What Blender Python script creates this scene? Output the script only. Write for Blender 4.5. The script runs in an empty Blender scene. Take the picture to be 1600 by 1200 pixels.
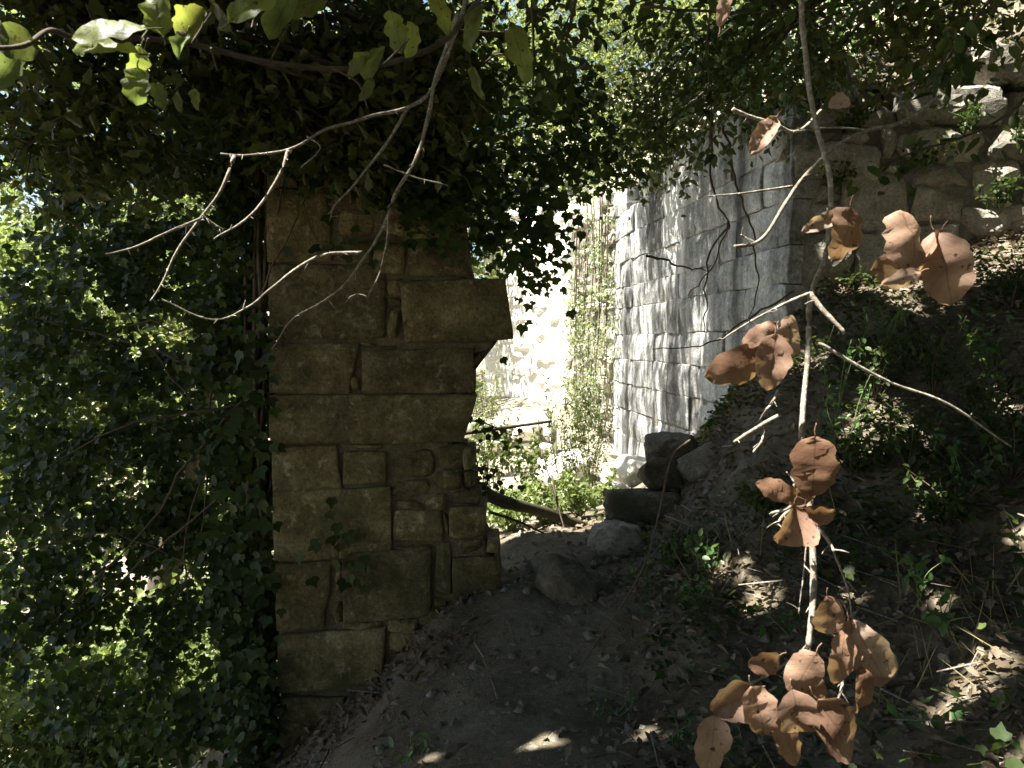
import bpy, math, random
import numpy as np
from mathutils import Vector, noise

# ------------------------------------------------------------------ camera, sky, sun, exposure
SC = bpy.context.scene
COL = SC.collection
F_PX = 1142.0
PITCH = math.radians(3.507)
CAM = Vector((0.0, 0.0, 1.6))
cd = bpy.data.cameras.new('camera')
cam = bpy.data.objects.new('camera', cd)
COL.objects.link(cam)
cam.location = CAM
cam.rotation_euler = (math.radians(90) - PITCH, 0, 0)
cd.sensor_width = 36.0
cd.lens = 36.0 * F_PX / 1600.0
cd.clip_start = 0.05
cd.clip_end = 600
cd.dof.use_dof = True
cd.dof.focus_distance = 4.2
cd.dof.aperture_fstop = 15.0
SC.camera = cam

TO_SUN = Vector((-0.42, -0.06, 0.90)).normalized()
w = bpy.data.worlds.new('World')
SC.world = w
w.use_nodes = True
nt = w.node_tree
bg = nt.nodes['Background']
sky = nt.nodes.new('ShaderNodeTexSky')
sky.sky_type = 'NISHITA'
sky.sun_disc = False
sky.sun_elevation = math.asin(TO_SUN.z)
sky.sun_rotation = math.atan2(TO_SUN.x, TO_SUN.y)
sky.air_density = 1.0
sky.dust_density = 1.2
nt.links.new(sky.outputs[0], bg.inputs[0])
bg.inputs[1].default_value = 0.05
sl = bpy.data.lights.new('sun', 'SUN')
sl.energy = 5.0
sl.angle = math.radians(0.5)
sl.color = (1.0, 0.95, 0.86)
so = bpy.data.objects.new('sun', sl)
COL.objects.link(so)
so.location = (0, 0, 30)
so.rotation_euler = TO_SUN.to_track_quat('Z', 'Y').to_euler()
vs = SC.view_settings
vs.view_transform = 'Standard'
vs.look = 'None'
vs.gamma = 1.0
vs.use_curve_mapping = False
vs.exposure = 2.5
SC.render.engine = 'CYCLES'
SC.cycles.use_denoising = True
SC.cycles.max_bounces = 6
SC.cycles.diffuse_bounces = 3
SC.cycles.glossy_bounces = 2
SC.cycles.transmission_bounces = 4
SC.cycles.sample_clamp_indirect = 6.0

RNG = np.random.default_rng(11)
random.seed(11)

# ------------------------------------------------------------------ helpers
CP, SP = math.cos(PITCH), math.sin(PITCH)


def P(px, py, Y):
    """point of the place seen at photo pixel (px, py) at distance Y in front of the camera"""
    u = (px - 800.0) / F_PX
    v = (600.0 - py) / F_PX
    dy = CP + v * SP
    dz = v * CP - SP
    k = Y / dy
    return Vector((u * k, Y, CAM.z + dz * k))


def project(p):
    """photo pixel of a point (arrays allowed)"""
    x, y, z = p[..., 0], p[..., 1], p[..., 2] - CAM.z
    fwd = y * CP - z * SP
    up = y * SP + z * CP
    fwd = np.maximum(fwd, 1e-3)
    return 800 + F_PX * x / fwd, 600 - F_PX * up / fwd


def thing(name, label, cat, loc=(0, 0, 0), group=None):
    o = bpy.data.objects.new(name, None)
    COL.objects.link(o)
    o.location = loc
    o.empty_display_size = 0.1
    tag(o, label, cat, group)
    return o


def tag(o, label=None, cat=None, group=None, kind=None):
    if label: o['label'] = label
    if cat: o['category'] = cat
    if group: o['group'] = group
    if kind: o['kind'] = kind
    return o


def mesh_np(name, V, faces_flat, sizes, smooth=False):
    m = bpy.data.meshes.new(name)
    V = np.asarray(V, dtype=np.float32)
    faces_flat = np.asarray(faces_flat, dtype=np.int32)
    sizes = np.asarray(sizes, dtype=np.int32)
    m.vertices.add(len(V))
    m.vertices.foreach_set('co', V.ravel())
    m.loops.add(len(faces_flat))
    m.loops.foreach_set('vertex_index', faces_flat)
    m.polygons.add(len(sizes))
    st = np.zeros(len(sizes), dtype=np.int32)
    st[1:] = np.cumsum(sizes)[:-1]
    m.polygons.foreach_set('loop_start', st)
    m.polygons.foreach_set('loop_total', sizes)
    if smooth:
        m.polygons.foreach_set('use_smooth', np.ones(len(sizes), dtype=bool))
    m.update(calc_edges=True)
    return m


def link(name, me, mat, parent=None, loc=(0, 0, 0)):
    o = bpy.data.objects.new(name, me)
    COL.objects.link(o)
    if mat and not me.materials:
        me.materials.append(mat)
    loc = Vector(loc)
    if parent is not None:
        o.parent = parent
        base = Vector(parent.location)
        if parent.parent is not None:
            base += Vector(parent.parent.location)
        loc = loc - base
    o.location = loc
    return o


def poly(name, verts, faces, mat, parent=None, smooth=True, flat=None):
    """mesh from world-space verts; its origin goes to the centre of its base"""
    V = np.array([tuple(v) for v in verts], dtype=np.float64)
    c = np.array([V[:, 0].mean(), V[:, 1].mean(), V[:, 2].min()])
    idx = [i for f in faces for i in f]
    me = mesh_np(name, V - c, idx, [len(f) for f in faces], smooth)
    if flat is not None:
        me.polygons.foreach_set('use_smooth', np.array([not x for x in flat], dtype=bool))
    return link(name, me, mat, parent, c)


def catmull(pts, n):
    pts = [Vector(p) for p in pts]
    if len(pts) == 2:
        return [pts[0].lerp(pts[1], i / n) for i in range(n + 1)]
    out = []
    q = [2 * pts[0] - pts[1]] + pts + [2 * pts[-1] - pts[-2]]
    for i in range(1, len(q) - 2):
        p0, p1, p2, p3 = q[i - 1], q[i], q[i + 1], q[i + 2]
        for k in range(n):
            t = k / n
            out.append(0.5 * ((2 * p1) + (p2 - p0) * t + (2 * p0 - 5 * p1 + 4 * p2 - p3) * t * t
                              + (3 * p1 - p0 - 3 * p2 + p3) * t ** 3))
    out.append(pts[-1])
    return out


def tube_data(pts, r0, r1, sides=6, n=5, knob=0.2, wob=0.0):
    path = catmull(pts, n)
    N = len(path)
    if wob:
        for i in range(1, N - 1):
            path[i] = path[i] + wob * noise.noise_vector(path[i] * 9.0)
    verts, faces = [], []
    up = Vector((0.13, 0.31, 0.94))
    for i, p in enumerate(path):
        d = (path[min(i + 1, N - 1)] - path[max(i - 1, 0)])
        if d.length < 1e-9: d = Vector((0, 0, 1))
        d.normalize()
        a = d.cross(up)
        if a.length < 0.1: a = d.cross(Vector((1, 0, 0)))
        a.normalize()
        b = d.cross(a)
        t = i / (N - 1)
        r = (r0 + (r1 - r0) * t) * (1 + knob * noise.noise(p * (1.2 / max(r0, 1e-3)) * 0.25))
        for k in range(sides):
            an = 2 * math.pi * k / sides
            verts.append(p + a * (math.cos(an) * r) + b * (math.sin(an) * r))
    for i in range(N - 1):
        for k in range(sides):
            k2 = (k + 1) % sides
            faces.append((i * sides + k, i * sides + k2, (i + 1) * sides + k2, (i + 1) * sides + k))
    faces.append(tuple(range(sides))[::-1])
    faces.append(tuple((N - 1) * sides + k for k in range(sides)))
    return verts, faces


class Acc:
    def __init__(self): self.v, self.f = [], []

    def add(self, d):
        o = len(self.v)
        self.v += d[0]
        self.f += [tuple(i + o for i in f) for f in d[1]]


def tubes(name, specs, mat, parent=None):
    a = Acc()
    for s in specs:
        a.add(tube_data(**s))
        if mat is M_TWIG and parent is not None:      # short spurs and buds
            pth = catmull(s['pts'], 8)
            for q in pth[3::3]:
                if random.random() < .55:
                    d = Vector((random.uniform(-1, 1), random.uniform(-1, 1), random.uniform(-1, .6))).normalized()
                    l = random.uniform(.008, .03)
                    rr = min(.0016, (s['r0'] + s['r1']) * .25)
                    a.add(tube_data([q, q + d * l * .5, q + d * l + Vector((0, 0, -.003))], rr, rr * .5, 4, 2))
    return poly(name, a.v, a.f, mat, parent)


# ------------------------------------------------------------------ materials
def new_mat(name):
    m = bpy.data.materials.new(name)
    m.use_nodes = True
    return m, m.node_tree, m.node_tree.nodes['Principled BSDF'], m.node_tree.nodes['Material Output']


def nd(nt, typ, **kw):
    n = nt.nodes.new(typ)
    for k, v in kw.items(): setattr(n, k, v)
    return n


def noise_tex(nt, scale, detail=6, rough=0.6, vec=None, dist=0.0):
    n = nd(nt, 'ShaderNodeTexNoise')
    n.inputs['Scale'].default_value = scale
    n.inputs['Detail'].default_value = detail
    n.inputs['Roughness'].default_value = rough
    n.inputs['Distortion'].default_value = dist
    if vec is not None: nt.links.new(vec, n.inputs['Vector'])
    return n.outputs['Fac']


def ramp(nt, fac, stops):
    r = nd(nt, 'ShaderNodeValToRGB')
    e = r.color_ramp.elements
    while len(e) < len(stops): e.new(0.5)
    for k, (p, c) in enumerate(stops):
        e[k].position = p
        e[k].color = tuple(c) + (1,) if len(c) == 3 else c
    nt.links.new(fac, r.inputs[0])
    return r.outputs[0]


def mixc(nt, fac, a, b, mode='MIX'):
    m = nd(nt, 'ShaderNodeMix', data_type='RGBA', blend_type=mode)
    for s, v in ((m.inputs[0], fac), (m.inputs[6], a), (m.inputs[7], b)):
        if hasattr(v, 'node'): nt.links.new(v, s)
        elif isinstance(v, (int, float)): s.default_value = v
        else: s.default_value = tuple(v) + (1,)
    return m.outputs[2]


def bump(nt, h, strength, dist, normal=None):
    b = nd(nt, 'ShaderNodeBump')
    b.inputs['Strength'].default_value = strength
    b.inputs['Distance'].default_value = dist
    nt.links.new(h, b.inputs['Height'])
    if normal is not None: nt.links.new(normal, b.inputs['Normal'])
    return b.outputs['Normal']


def math_n(nt, op, a, b):
    m = nd(nt, 'ShaderNodeMath', operation=op)
    for s, v in zip(m.inputs, (a, b)):
        if hasattr(v, 'node'): nt.links.new(v, s)
        else: s.default_value = v
    return m.outputs[0]


def stone_mat(name, dark, mid, light, lichen=None, moss=0.0, streak=0.0, var=0.35, bs=0.5, scale=6.0, grit=0.55):
    m, nt, bs_, out = new_mat(name)
    geo = nd(nt, 'ShaderNodeNewGeometry')
    oi = nd(nt, 'ShaderNodeObjectInfo')
    add = nd(nt, 'ShaderNodeVectorMath', operation='ADD')
    nt.links.new(geo.outputs['Position'], add.inputs[0])
    cmb = nd(nt, 'ShaderNodeCombineXYZ')
    k = math_n(nt, 'MULTIPLY', oi.outputs['Random'], 7.0)
    nt.links.new(k, cmb.inputs[0])
    nt.links.new(cmb.outputs[0], add.inputs[1])
    vec = add.outputs[0]
    n1 = noise_tex(nt, scale, 10, 0.68, vec)
    c = ramp(nt, n1, [(0.28, dark), (0.5, mid), (0.72, light)])
    n2 = noise_tex(nt, scale * 9, 5, 0.7, vec)
    c = mixc(nt, grit, c, ramp(nt, n2, [(0.34, (0.22, 0.21, 0.19)), (0.6, (1.1, 1.1, 1.1))]), 'MULTIPLY')
    # pits
    vo = nd(nt, 'ShaderNodeTexVoronoi')
    vo.inputs['Scale'].default_value = scale * 12
    nt.links.new(vec, vo.inputs['Vector'])
    pit = ramp(nt, vo.outputs['Distance'], [(0.08, (0, 0, 0)), (0.3, (1, 1, 1))])
    c = mixc(nt, grit * .7, c, pit, 'MULTIPLY')
    if lichen:
        n3 = noise_tex(nt, scale * 2.3, 8, 0.7, vec, 0.4)
        f = ramp(nt, n3, [(0.56, (0, 0, 0)), (0.68, (0.75, 0.75, 0.75))])
        c = mixc(nt, f, c, lichen)
    if moss:
        n4 = noise_tex(nt, 1.7, 7, 0.7, geo.outputs['Position'])
        f = ramp(nt, n4, [(0.5, (0, 0, 0)), (0.7, (moss, moss, moss))])
        c = mixc(nt, f, c, (0.05, 0.06, 0.02))
    if streak:
        mp = nd(nt, 'ShaderNodeMapping')
        mp.inputs['Scale'].default_value = (2.6, 2.6, 0.3)
        nt.links.new(geo.outputs['Position'], mp.inputs['Vector'])
        n5 = noise_tex(nt, 1.0, 3, 0.55, mp.outputs[0], 0.6)
        f = ramp(nt, n5, [(0.36, (1 - streak,) * 3), (0.62, (1, 1, 1))])
        c = mixc(nt, 1.0, c, f, 'MULTIPLY')
    vr = nd(nt, 'ShaderNodeMapRange')
    nt.links.new(oi.outputs['Random'], vr.inputs[0])
    vr.inputs[3].default_value = 1 - var
    vr.inputs[4].default_value = 1 + var * 0.5
    hs = nd(nt, 'ShaderNodeHueSaturation')
    nt.links.new(vr.outputs[0], hs.inputs['Value'])
    nt.links.new(c, hs.inputs['Color'])
    nt.links.new(hs.outputs[0], bs_.inputs['Base Color'])
    bs_.inputs['Roughness'].default_value = 0.92
    bs_.inputs['Specular IOR Level'].default_value = 0.2
    h = math_n(nt, 'ADD', n1, math_n(nt, 'MULTIPLY', n2, 0.35))
    h = math_n(nt, 'ADD', h, math_n(nt, 'MULTIPLY', vo.outputs['Distance'], 0.15))
    nt.links.new(bump(nt, h, bs, 0.02), bs_.inputs['Normal'])
    return m


def leaf_mat(name, cols, trans=0.45, rough=0.45, spec=0.35, tboost=1.5, spots=0.0, grain=30.0, veins=0.0):
    """cols: stops picked at random for each leaf"""
    m, nt, b, out = new_mat(name)
    geo = nd(nt, 'ShaderNodeNewGeometry')
    stops = [(i / max(1, len(cols) - 1), c) for i, c in enumerate(cols)]
    oi = nd(nt, 'ShaderNodeObjectInfo')
    r = math_n(nt, 'FRACT', math_n(nt, 'ADD', geo.outputs['Random Per Island'], oi.outputs['Random']), 0.0)
    c = ramp(nt, r, stops)
    n1 = noise_tex(nt, grain, 4, 0.6, geo.outputs['Position'])
    c = mixc(nt, 0.5, c, ramp(nt, n1, [(0.3, (0.55, 0.5, 0.45)), (0.65, (1, 1, 1))]), 'MULTIPLY')
    if spots:
        n2 = noise_tex(nt, grain * 2.2, 3, 0.5, geo.outputs['Position'])
        f = ramp(nt, n2, [(0.64, (0, 0, 0)), (0.7, (spots,) * 3)])
        c = mixc(nt, f, c, (0.06, 0.03, 0.015))
    hgt = n1
    if veins:
        uv = nd(nt, 'ShaderNodeUVMap')
        sp_ = nd(nt, 'ShaderNodeSeparateXYZ')
        nt.links.new(uv.outputs[0], sp_.inputs[0])
        au = math_n(nt, 'ABSOLUTE', math_n(nt, 'SUBTRACT', sp_.outputs[0], 0.5), 0.0)
        mid_ = math_n(nt, 'LESS_THAN', au, 0.022)
        ph_ = math_n(nt, 'FRACT', math_n(nt, 'SUBTRACT', math_n(nt, 'MULTIPLY', sp_.outputs[1], 8.0), math_n(nt, 'MULTIPLY', au, 4.5)), 0.0)
        lat = math_n(nt, 'LESS_THAN', ph_, 0.11)
        vn = math_n(nt, 'MAXIMUM', mid_, math_n(nt, 'MULTIPLY', lat, 0.55))
        c = mixc(nt, math_n(nt, 'MULTIPLY', vn, veins), c, mixc(nt, 1.0, c, (.5, .42, .36), 'MULTIPLY'))
        n9 = noise_tex(nt, 9.0, 3, 0.5, geo.outputs['Position'])
        c = mixc(nt, ramp(nt, n9, [(0.4, (0, 0, 0)), (0.6, (.9, .9, .9))]), c, mixc(nt, 1.0, c, (.5, .43, .4), 'MULTIPLY'))
        hgt = math_n(nt, 'SUBTRACT', n1, vn)
    nt.links.new(c, b.inputs['Base Color'])
    b.inputs['Roughness'].default_value = rough
    b.inputs['Specular IOR Level'].default_value = spec
    nt.links.new(bump(nt, hgt, 0.4, 0.004), b.inputs['Normal'])
    t = nd(nt, 'ShaderNodeBsdfTranslucent')
    tc = mixc(nt, 1.0, c, (tboost, tboost * 1.05, tboost * 0.7), 'MULTIPLY')
    nt.links.new(tc, t.inputs['Color'])
    mx = nd(nt, 'ShaderNodeMixShader')
    mx.inputs[0].default_value = trans
    nt.links.new(b.outputs[0], mx.inputs[1])
    nt.links.new(t.outputs[0], mx.inputs[2])
    nt.links.new(mx.outputs[0], out.inputs[0])
    return m


def bark_mat(name, dark, light, scale=25.0, lichen=None):
    m, nt, b, out = new_mat(name)
    geo = nd(nt, 'ShaderNodeNewGeometry')
    n1 = noise_tex(nt, scale, 8, 0.7, geo.outputs['Position'])
    c = ramp(nt, n1, [(0.3, dark), (0.68, light)])
    if lichen:
        n2 = noise_tex(nt, scale * 1.9, 5, 0.6, geo.outputs['Position'])
        c = mixc(nt, ramp(nt, n2, [(0.52, (0, 0, 0)), (0.62, (0.8, 0.8, 0.8))]), c, lichen)
    nt.links.new(c, b.inputs['Base Color'])
    b.inputs['Roughness'].default_value = 0.9
    b.inputs['Specular IOR Level'].default_value = 0.2
    nt.links.new(bump(nt, n1, 0.6, 0.006), b.inputs['Normal'])
    return m


def soil_mat(name):
    m, nt, b, out = new_mat(name)
    geo = nd(nt, 'ShaderNodeNewGeometry')
    p = geo.outputs['Position']
    n1 = noise_tex(nt, 2.2, 10, 0.65, p)
    n2 = noise_tex(nt, 28, 8, 0.72, p)
    c = ramp(nt, n1, [(0.3, (0.095, 0.078, 0.053)), (0.5, (0.17, 0.146, 0.104)), (0.7, (0.26, 0.23, 0.168))])
    c = mixc(nt, 0.7, c, ramp(nt, n2, [(0.3, (0.4, 0.38, 0.35)), (0.68, (1.1, 1.1, 1.1))]), 'MULTIPLY')
    vo = nd(nt, 'ShaderNodeTexVoronoi')
    vo.inputs['Scale'].default_value = 45
    nt.links.new(p, vo.inputs['Vector'])
    peb = ramp(nt, vo.outputs['Distance'], [(0.12, (1, 1, 1)), (0.22, (0, 0, 0))])
    sel = ramp(nt, vo.outputs['Color'], [(0.72, (0, 0, 0)), (0.76, (0.8, 0.8, 0.8))])
    f = mixc(nt, 1.0, peb, sel, 'MULTIPLY')
    c = mixc(nt, f, c, (0.34, 0.31, 0.25))
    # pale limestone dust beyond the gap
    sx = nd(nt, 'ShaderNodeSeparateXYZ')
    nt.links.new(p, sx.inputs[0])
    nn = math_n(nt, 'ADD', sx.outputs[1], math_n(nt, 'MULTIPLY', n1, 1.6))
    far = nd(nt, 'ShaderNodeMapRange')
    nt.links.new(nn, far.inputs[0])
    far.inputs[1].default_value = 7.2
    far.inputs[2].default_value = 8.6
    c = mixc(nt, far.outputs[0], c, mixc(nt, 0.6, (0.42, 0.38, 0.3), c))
    nt.links.new(c, b.inputs['Base Color'])
    b.inputs['Roughness'].default_value = 0.97
    b.inputs['Specular IOR Level'].default_value = 0.12
    h = math_n(nt, 'ADD', math_n(nt, 'MULTIPLY', n1, 0.5), n2)
    h = math_n(nt, 'ADD', h, math_n(nt, 'MULTIPLY', peb, 0.3))
    nt.links.new(bump(nt, h, 1.0, 0.03), b.inputs['Normal'])
    return m


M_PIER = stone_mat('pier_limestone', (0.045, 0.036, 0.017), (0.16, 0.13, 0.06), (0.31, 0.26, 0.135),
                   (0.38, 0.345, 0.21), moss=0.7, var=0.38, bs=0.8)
M_ASHLAR = stone_mat('grey_limestone', (0.15, 0.155, 0.155), (0.5, 0.505, 0.49), (0.74, 0.735, 0.71),
                     (0.8, 0.8, 0.76), streak=0.8, var=0.16, bs=0.9, scale=4.0)
M_RUBBLE = stone_mat('rubble_limestone', (0.18, 0.165, 0.13), (0.33, 0.305, 0.25), (0.48, 0.455, 0.385),
                     (0.48, 0.46, 0.40), moss=0.4, var=0.3, bs=0.7)
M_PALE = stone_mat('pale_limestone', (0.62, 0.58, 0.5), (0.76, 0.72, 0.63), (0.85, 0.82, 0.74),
                   None, var=0.15, bs=0.5, grit=0.2)  # stone colour raised so the sunlit stones burn out to white
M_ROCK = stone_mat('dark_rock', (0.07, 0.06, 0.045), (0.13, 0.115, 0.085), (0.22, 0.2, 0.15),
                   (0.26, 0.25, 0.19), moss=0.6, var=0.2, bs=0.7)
M_MORTAR = stone_mat('mortar', (0.08, 0.065, 0.04), (0.15, 0.122, 0.075), (0.22, 0.18, 0.115),
                     None, moss=0.5, var=0.0, bs=0.9, scale=11)
M_GMORTAR = stone_mat('grey_mortar', (0.10, 0.095, 0.085), (0.19, 0.18, 0.155), (0.28, 0.265, 0.22),
                      None, var=0.0, bs=0.9, scale=9)
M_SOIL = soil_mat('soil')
M_IVY = leaf_mat('ivy_leaf', [(0.022, 0.04, 0.010), (0.035, 0.062, 0.014), (0.07, 0.10, 0.025), (0.028, 0.048, 0.016)],
                 trans=0.32, rough=0.48, spec=0.22)
M_OAK = leaf_mat('oak_leaf', [(0.05, 0.075, 0.02), (0.075, 0.10, 0.028), (0.10, 0.115, 0.035), (0.06, 0.065, 0.02)],
                 trans=0.42, rough=0.5)
M_BRIGHT = leaf_mat('bush_leaf', [(0.10, 0.14, 0.04), (0.14, 0.19, 0.055), (0.20, 0.235, 0.09), (0.115, 0.15, 0.06)],
                    trans=0.42, rough=0.36, spec=0.6, tboost=1.6)
M_FAR = leaf_mat('far_leaf', [(0.10, 0.14, 0.045), (0.15, 0.19, 0.06), (0.20, 0.22, 0.08), (0.16, 0.16, 0.07)],
                 trans=0.45, rough=0.5, tboost=1.7)
M_PALELEAF = leaf_mat('pale_green_leaf', [(0.15, 0.19, 0.05), (0.22, 0.26, 0.07), (0.11, 0.15, 0.05)],
                      trans=0.55, rough=0.5, tboost=1.6, spots=0.9, grain=60, veins=.6)
M_HERB = leaf_mat('herb_leaf', [(0.06, 0.13, 0.04), (0.09, 0.17, 0.05), (0.12, 0.2, 0.07)],
                  trans=0.4, rough=0.4, spec=0.5)
M_BROWN = leaf_mat('dead_oak_leaf', [(0.26, 0.15, 0.095), (0.40, 0.275, 0.20), (0.30, 0.18, 0.11), (0.44, 0.33, 0.26)],
                   trans=0.35, rough=0.6, spec=.25, tboost=1.15, spots=0.9, grain=38, veins=.5)
M_LITTER = leaf_mat('litter_leaf', [(0.07, 0.052, 0.035), (0.145, 0.112, 0.078), (0.215, 0.175, 0.13), (0.1, 0.073, 0.046),
                                    (0.29, 0.247, 0.19)], trans=0.12, rough=0.75, spec=0.2)
M_STRAW = leaf_mat('dry_grass', [(0.22, 0.18, 0.09), (0.30, 0.25, 0.13), (0.16, 0.15, 0.06)], trans=0.3, rough=0.7)
M_BARK = bark_mat('bark', (0.035, 0.028, 0.02), (0.12, 0.1, 0.075))
M_TWIG = bark_mat('lichen_twig', (0.11, 0.09, 0.065), (0.28, 0.245, 0.195), 60, (0.40, 0.40, 0.345))
M_VINE = bark_mat('vine_stem', (0.05, 0.038, 0.026), (0.15, 0.115, 0.08), 40)
M_GSTEM = bark_mat('green_stem', (0.07, 0.1, 0.03), (0.16, 0.2, 0.08), 40)
M_LOG = bark_mat('dark_log', (0.02, 0.018, 0.012), (0.06, 0.055, 0.03), 18)  # bark darkened to offset the sun falling on the log

# ------------------------------------------------------------------ ground
CTRL = np.array([
    (0, 0, 0), (-1, 0, -.12), (1.2, 0, .42), (3, 0, 1.3), (0, 2.7, -.02), (-.6, 2.7, -.2), (.5, 2.9, .0),
    (.62, 3.05, .06), (.82, 3.2, .32), (.72, 2.4, .2), (1.4, 2, .45), (2.3, 3.3, .88), (1.66, 3.8, .72), (1.2, 3.6, .5),
    (-1.26, 4, -.66), (-.92, 4, -.43), (-.7, 4, -.27), (-1.1, 3.3, -.55), (-.38, 4, .07), (-.1, 4, .20), (.2, 4.6, .19), (.6, 4.4, .17), (1.0, 4.6, .42),
    (1.0, 5.5, .38), (1.55, 5.2, 1.0), (2.17, 5.3, 1.82), (2.85, 5.0, 1.98), (3.6, 4.8, 2.2), (1.86, 6.9, .72),
    (1.5, 5.9, .72), (1.0, 6.4, .08), (1.3, 7.2, .1), (1.62, 8.0, .1), (1.6, 9.0, .0), (1.5, 10, -.05), (0, 6, .06), (0, 8, -.05), (0, 11, .0), (.8, 9, -.05),
    (2.9, 4.0, 1.35), (3.4, 2.4, 1.5), (-2.2, 4, -1.5), (-1.6, 5.5, -.9), (-3, 8, -1.2), (-6, 4, -2.6), (-2, 1, -.6),
    (-1.6, 2.5, -.75), (-5, 0, -1.6), (0, 15, .3), (-6, 12, -1.6), (0, -4, 0), (4, 2, 1.9), (5, 4, 2.8), (6, 0, 2.8),
    (-12, 8, -4), (-12, -6, -4), (-12, 22, -3), (0, 25, 1.5), (8, 25, 3), (8, 12, 3.2), (3, -6, .8)], dtype=float)


def _U(r2):
    return np.where(r2 > 1e-12, 0.5 * r2 * np.log(np.maximum(r2, 1e-12)), 0.0)


_n = len(CTRL)
_K = _U(((CTRL[:, None, :2] - CTRL[None, :, :2]) ** 2).sum(-1)) + np.eye(_n) * 0.015
_A = np.zeros((_n + 3, _n + 3))
_A[:_n, :_n] = _K
_A[:_n, _n] = 1
_A[:_n, _n + 1:] = CTRL[:, :2]
_A[_n:, :_n] = _A[:_n, _n:].T
_W = np.linalg.solve(_A, np.concatenate([CTRL[:, 2], np.zeros(3)]))
_dirs = RNG.uniform(0, 2 * math.pi, 28)
_frq = np.exp(RNG.uniform(math.log(2.5), math.log(26), 28))
_phs = RNG.uniform(0, 6.28, 28)


def ground_h(x, y):
    x = np.atleast_1d(np.asarray(x, float))
    y = np.atleast_1d(np.asarray(y, float))
    cx, cy = np.clip(x, -12, 8), np.clip(y, -6, 25)
    r2 = (cx[:, None] - CTRL[None, :, 0]) ** 2 + (cy[:, None] - CTRL[None, :, 1]) ** 2
    h = _U(r2) @ _W[:_n] + _W[_n] + _W[_n + 1] * cx + _W[_n + 2] * cy
    d = np.zeros_like(h)
    for a, f, p in zip(_dirs, _frq, _phs):
        d += np.sin(f * (x * math.cos(a) + y * math.sin(a)) + p + 1.3 * np.sin(1.7 * x + p)) * (0.045 / f ** 0.9)
    h += d * (0.75 + 0.35 / (1 + np.exp(-(x - .6) * 5)))
    h += 0.5 * np.clip(x - 8, 0, 30) + 0.10 * np.maximum(y - 25, 0)
    return h


def gh(x, y):
    return float(ground_h(x, y)[0])


def graded(a0, a1, step, lo, hi, g=1.22):
    c = list(np.arange(a0, a1 + 1e-6, step))
    s, v = step, a1
    while v < hi:
        s *= g
        v += s
        c.append(v)
    s, v = step, a0
    while v > lo:
        s *= g
        v -= s
        c.insert(0, v)
    return np.array(c)


gx = graded(-2.0, 4.0, 0.045, -90, 90)
gy = graded(1.2, 9.0, 0.05, -60, 120)
GX, GY = np.meshgrid(gx, gy)
GZ = ground_h(GX.ravel(), GY.ravel())
nxg, nyg = len(gx), len(gy)
ii = (np.arange(nyg - 1)[:, None] * nxg + np.arange(nxg - 1)[None, :]).ravel()
gf = np.stack([ii, ii + 1, ii + nxg + 1, ii + nxg], 1)
gme = mesh_np('ground', np.stack([GX.ravel(), GY.ravel(), GZ], 1), gf.ravel(), np.full(len(gf), 4), True)
tag(link('ground', gme, M_SOIL), 'dark trodden earth path and leaf-strewn bank', kind='structure')


# ------------------------------------------------------------------ stones
class Frame:
    def __init__(s, o, du, n=None):
        s.o = Vector((o[0], o[1], 0))
        s.du = Vector((du[0], du[1], 0)).normalized()
        s.n = Vector((s.du.y, -s.du.x, 0)) if n is None else Vector(n).normalized()

    def at(s, u, z, wv=0.0):
        return s.o + s.du * u + s.n * wv + Vector((0, 0, z))


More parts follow.
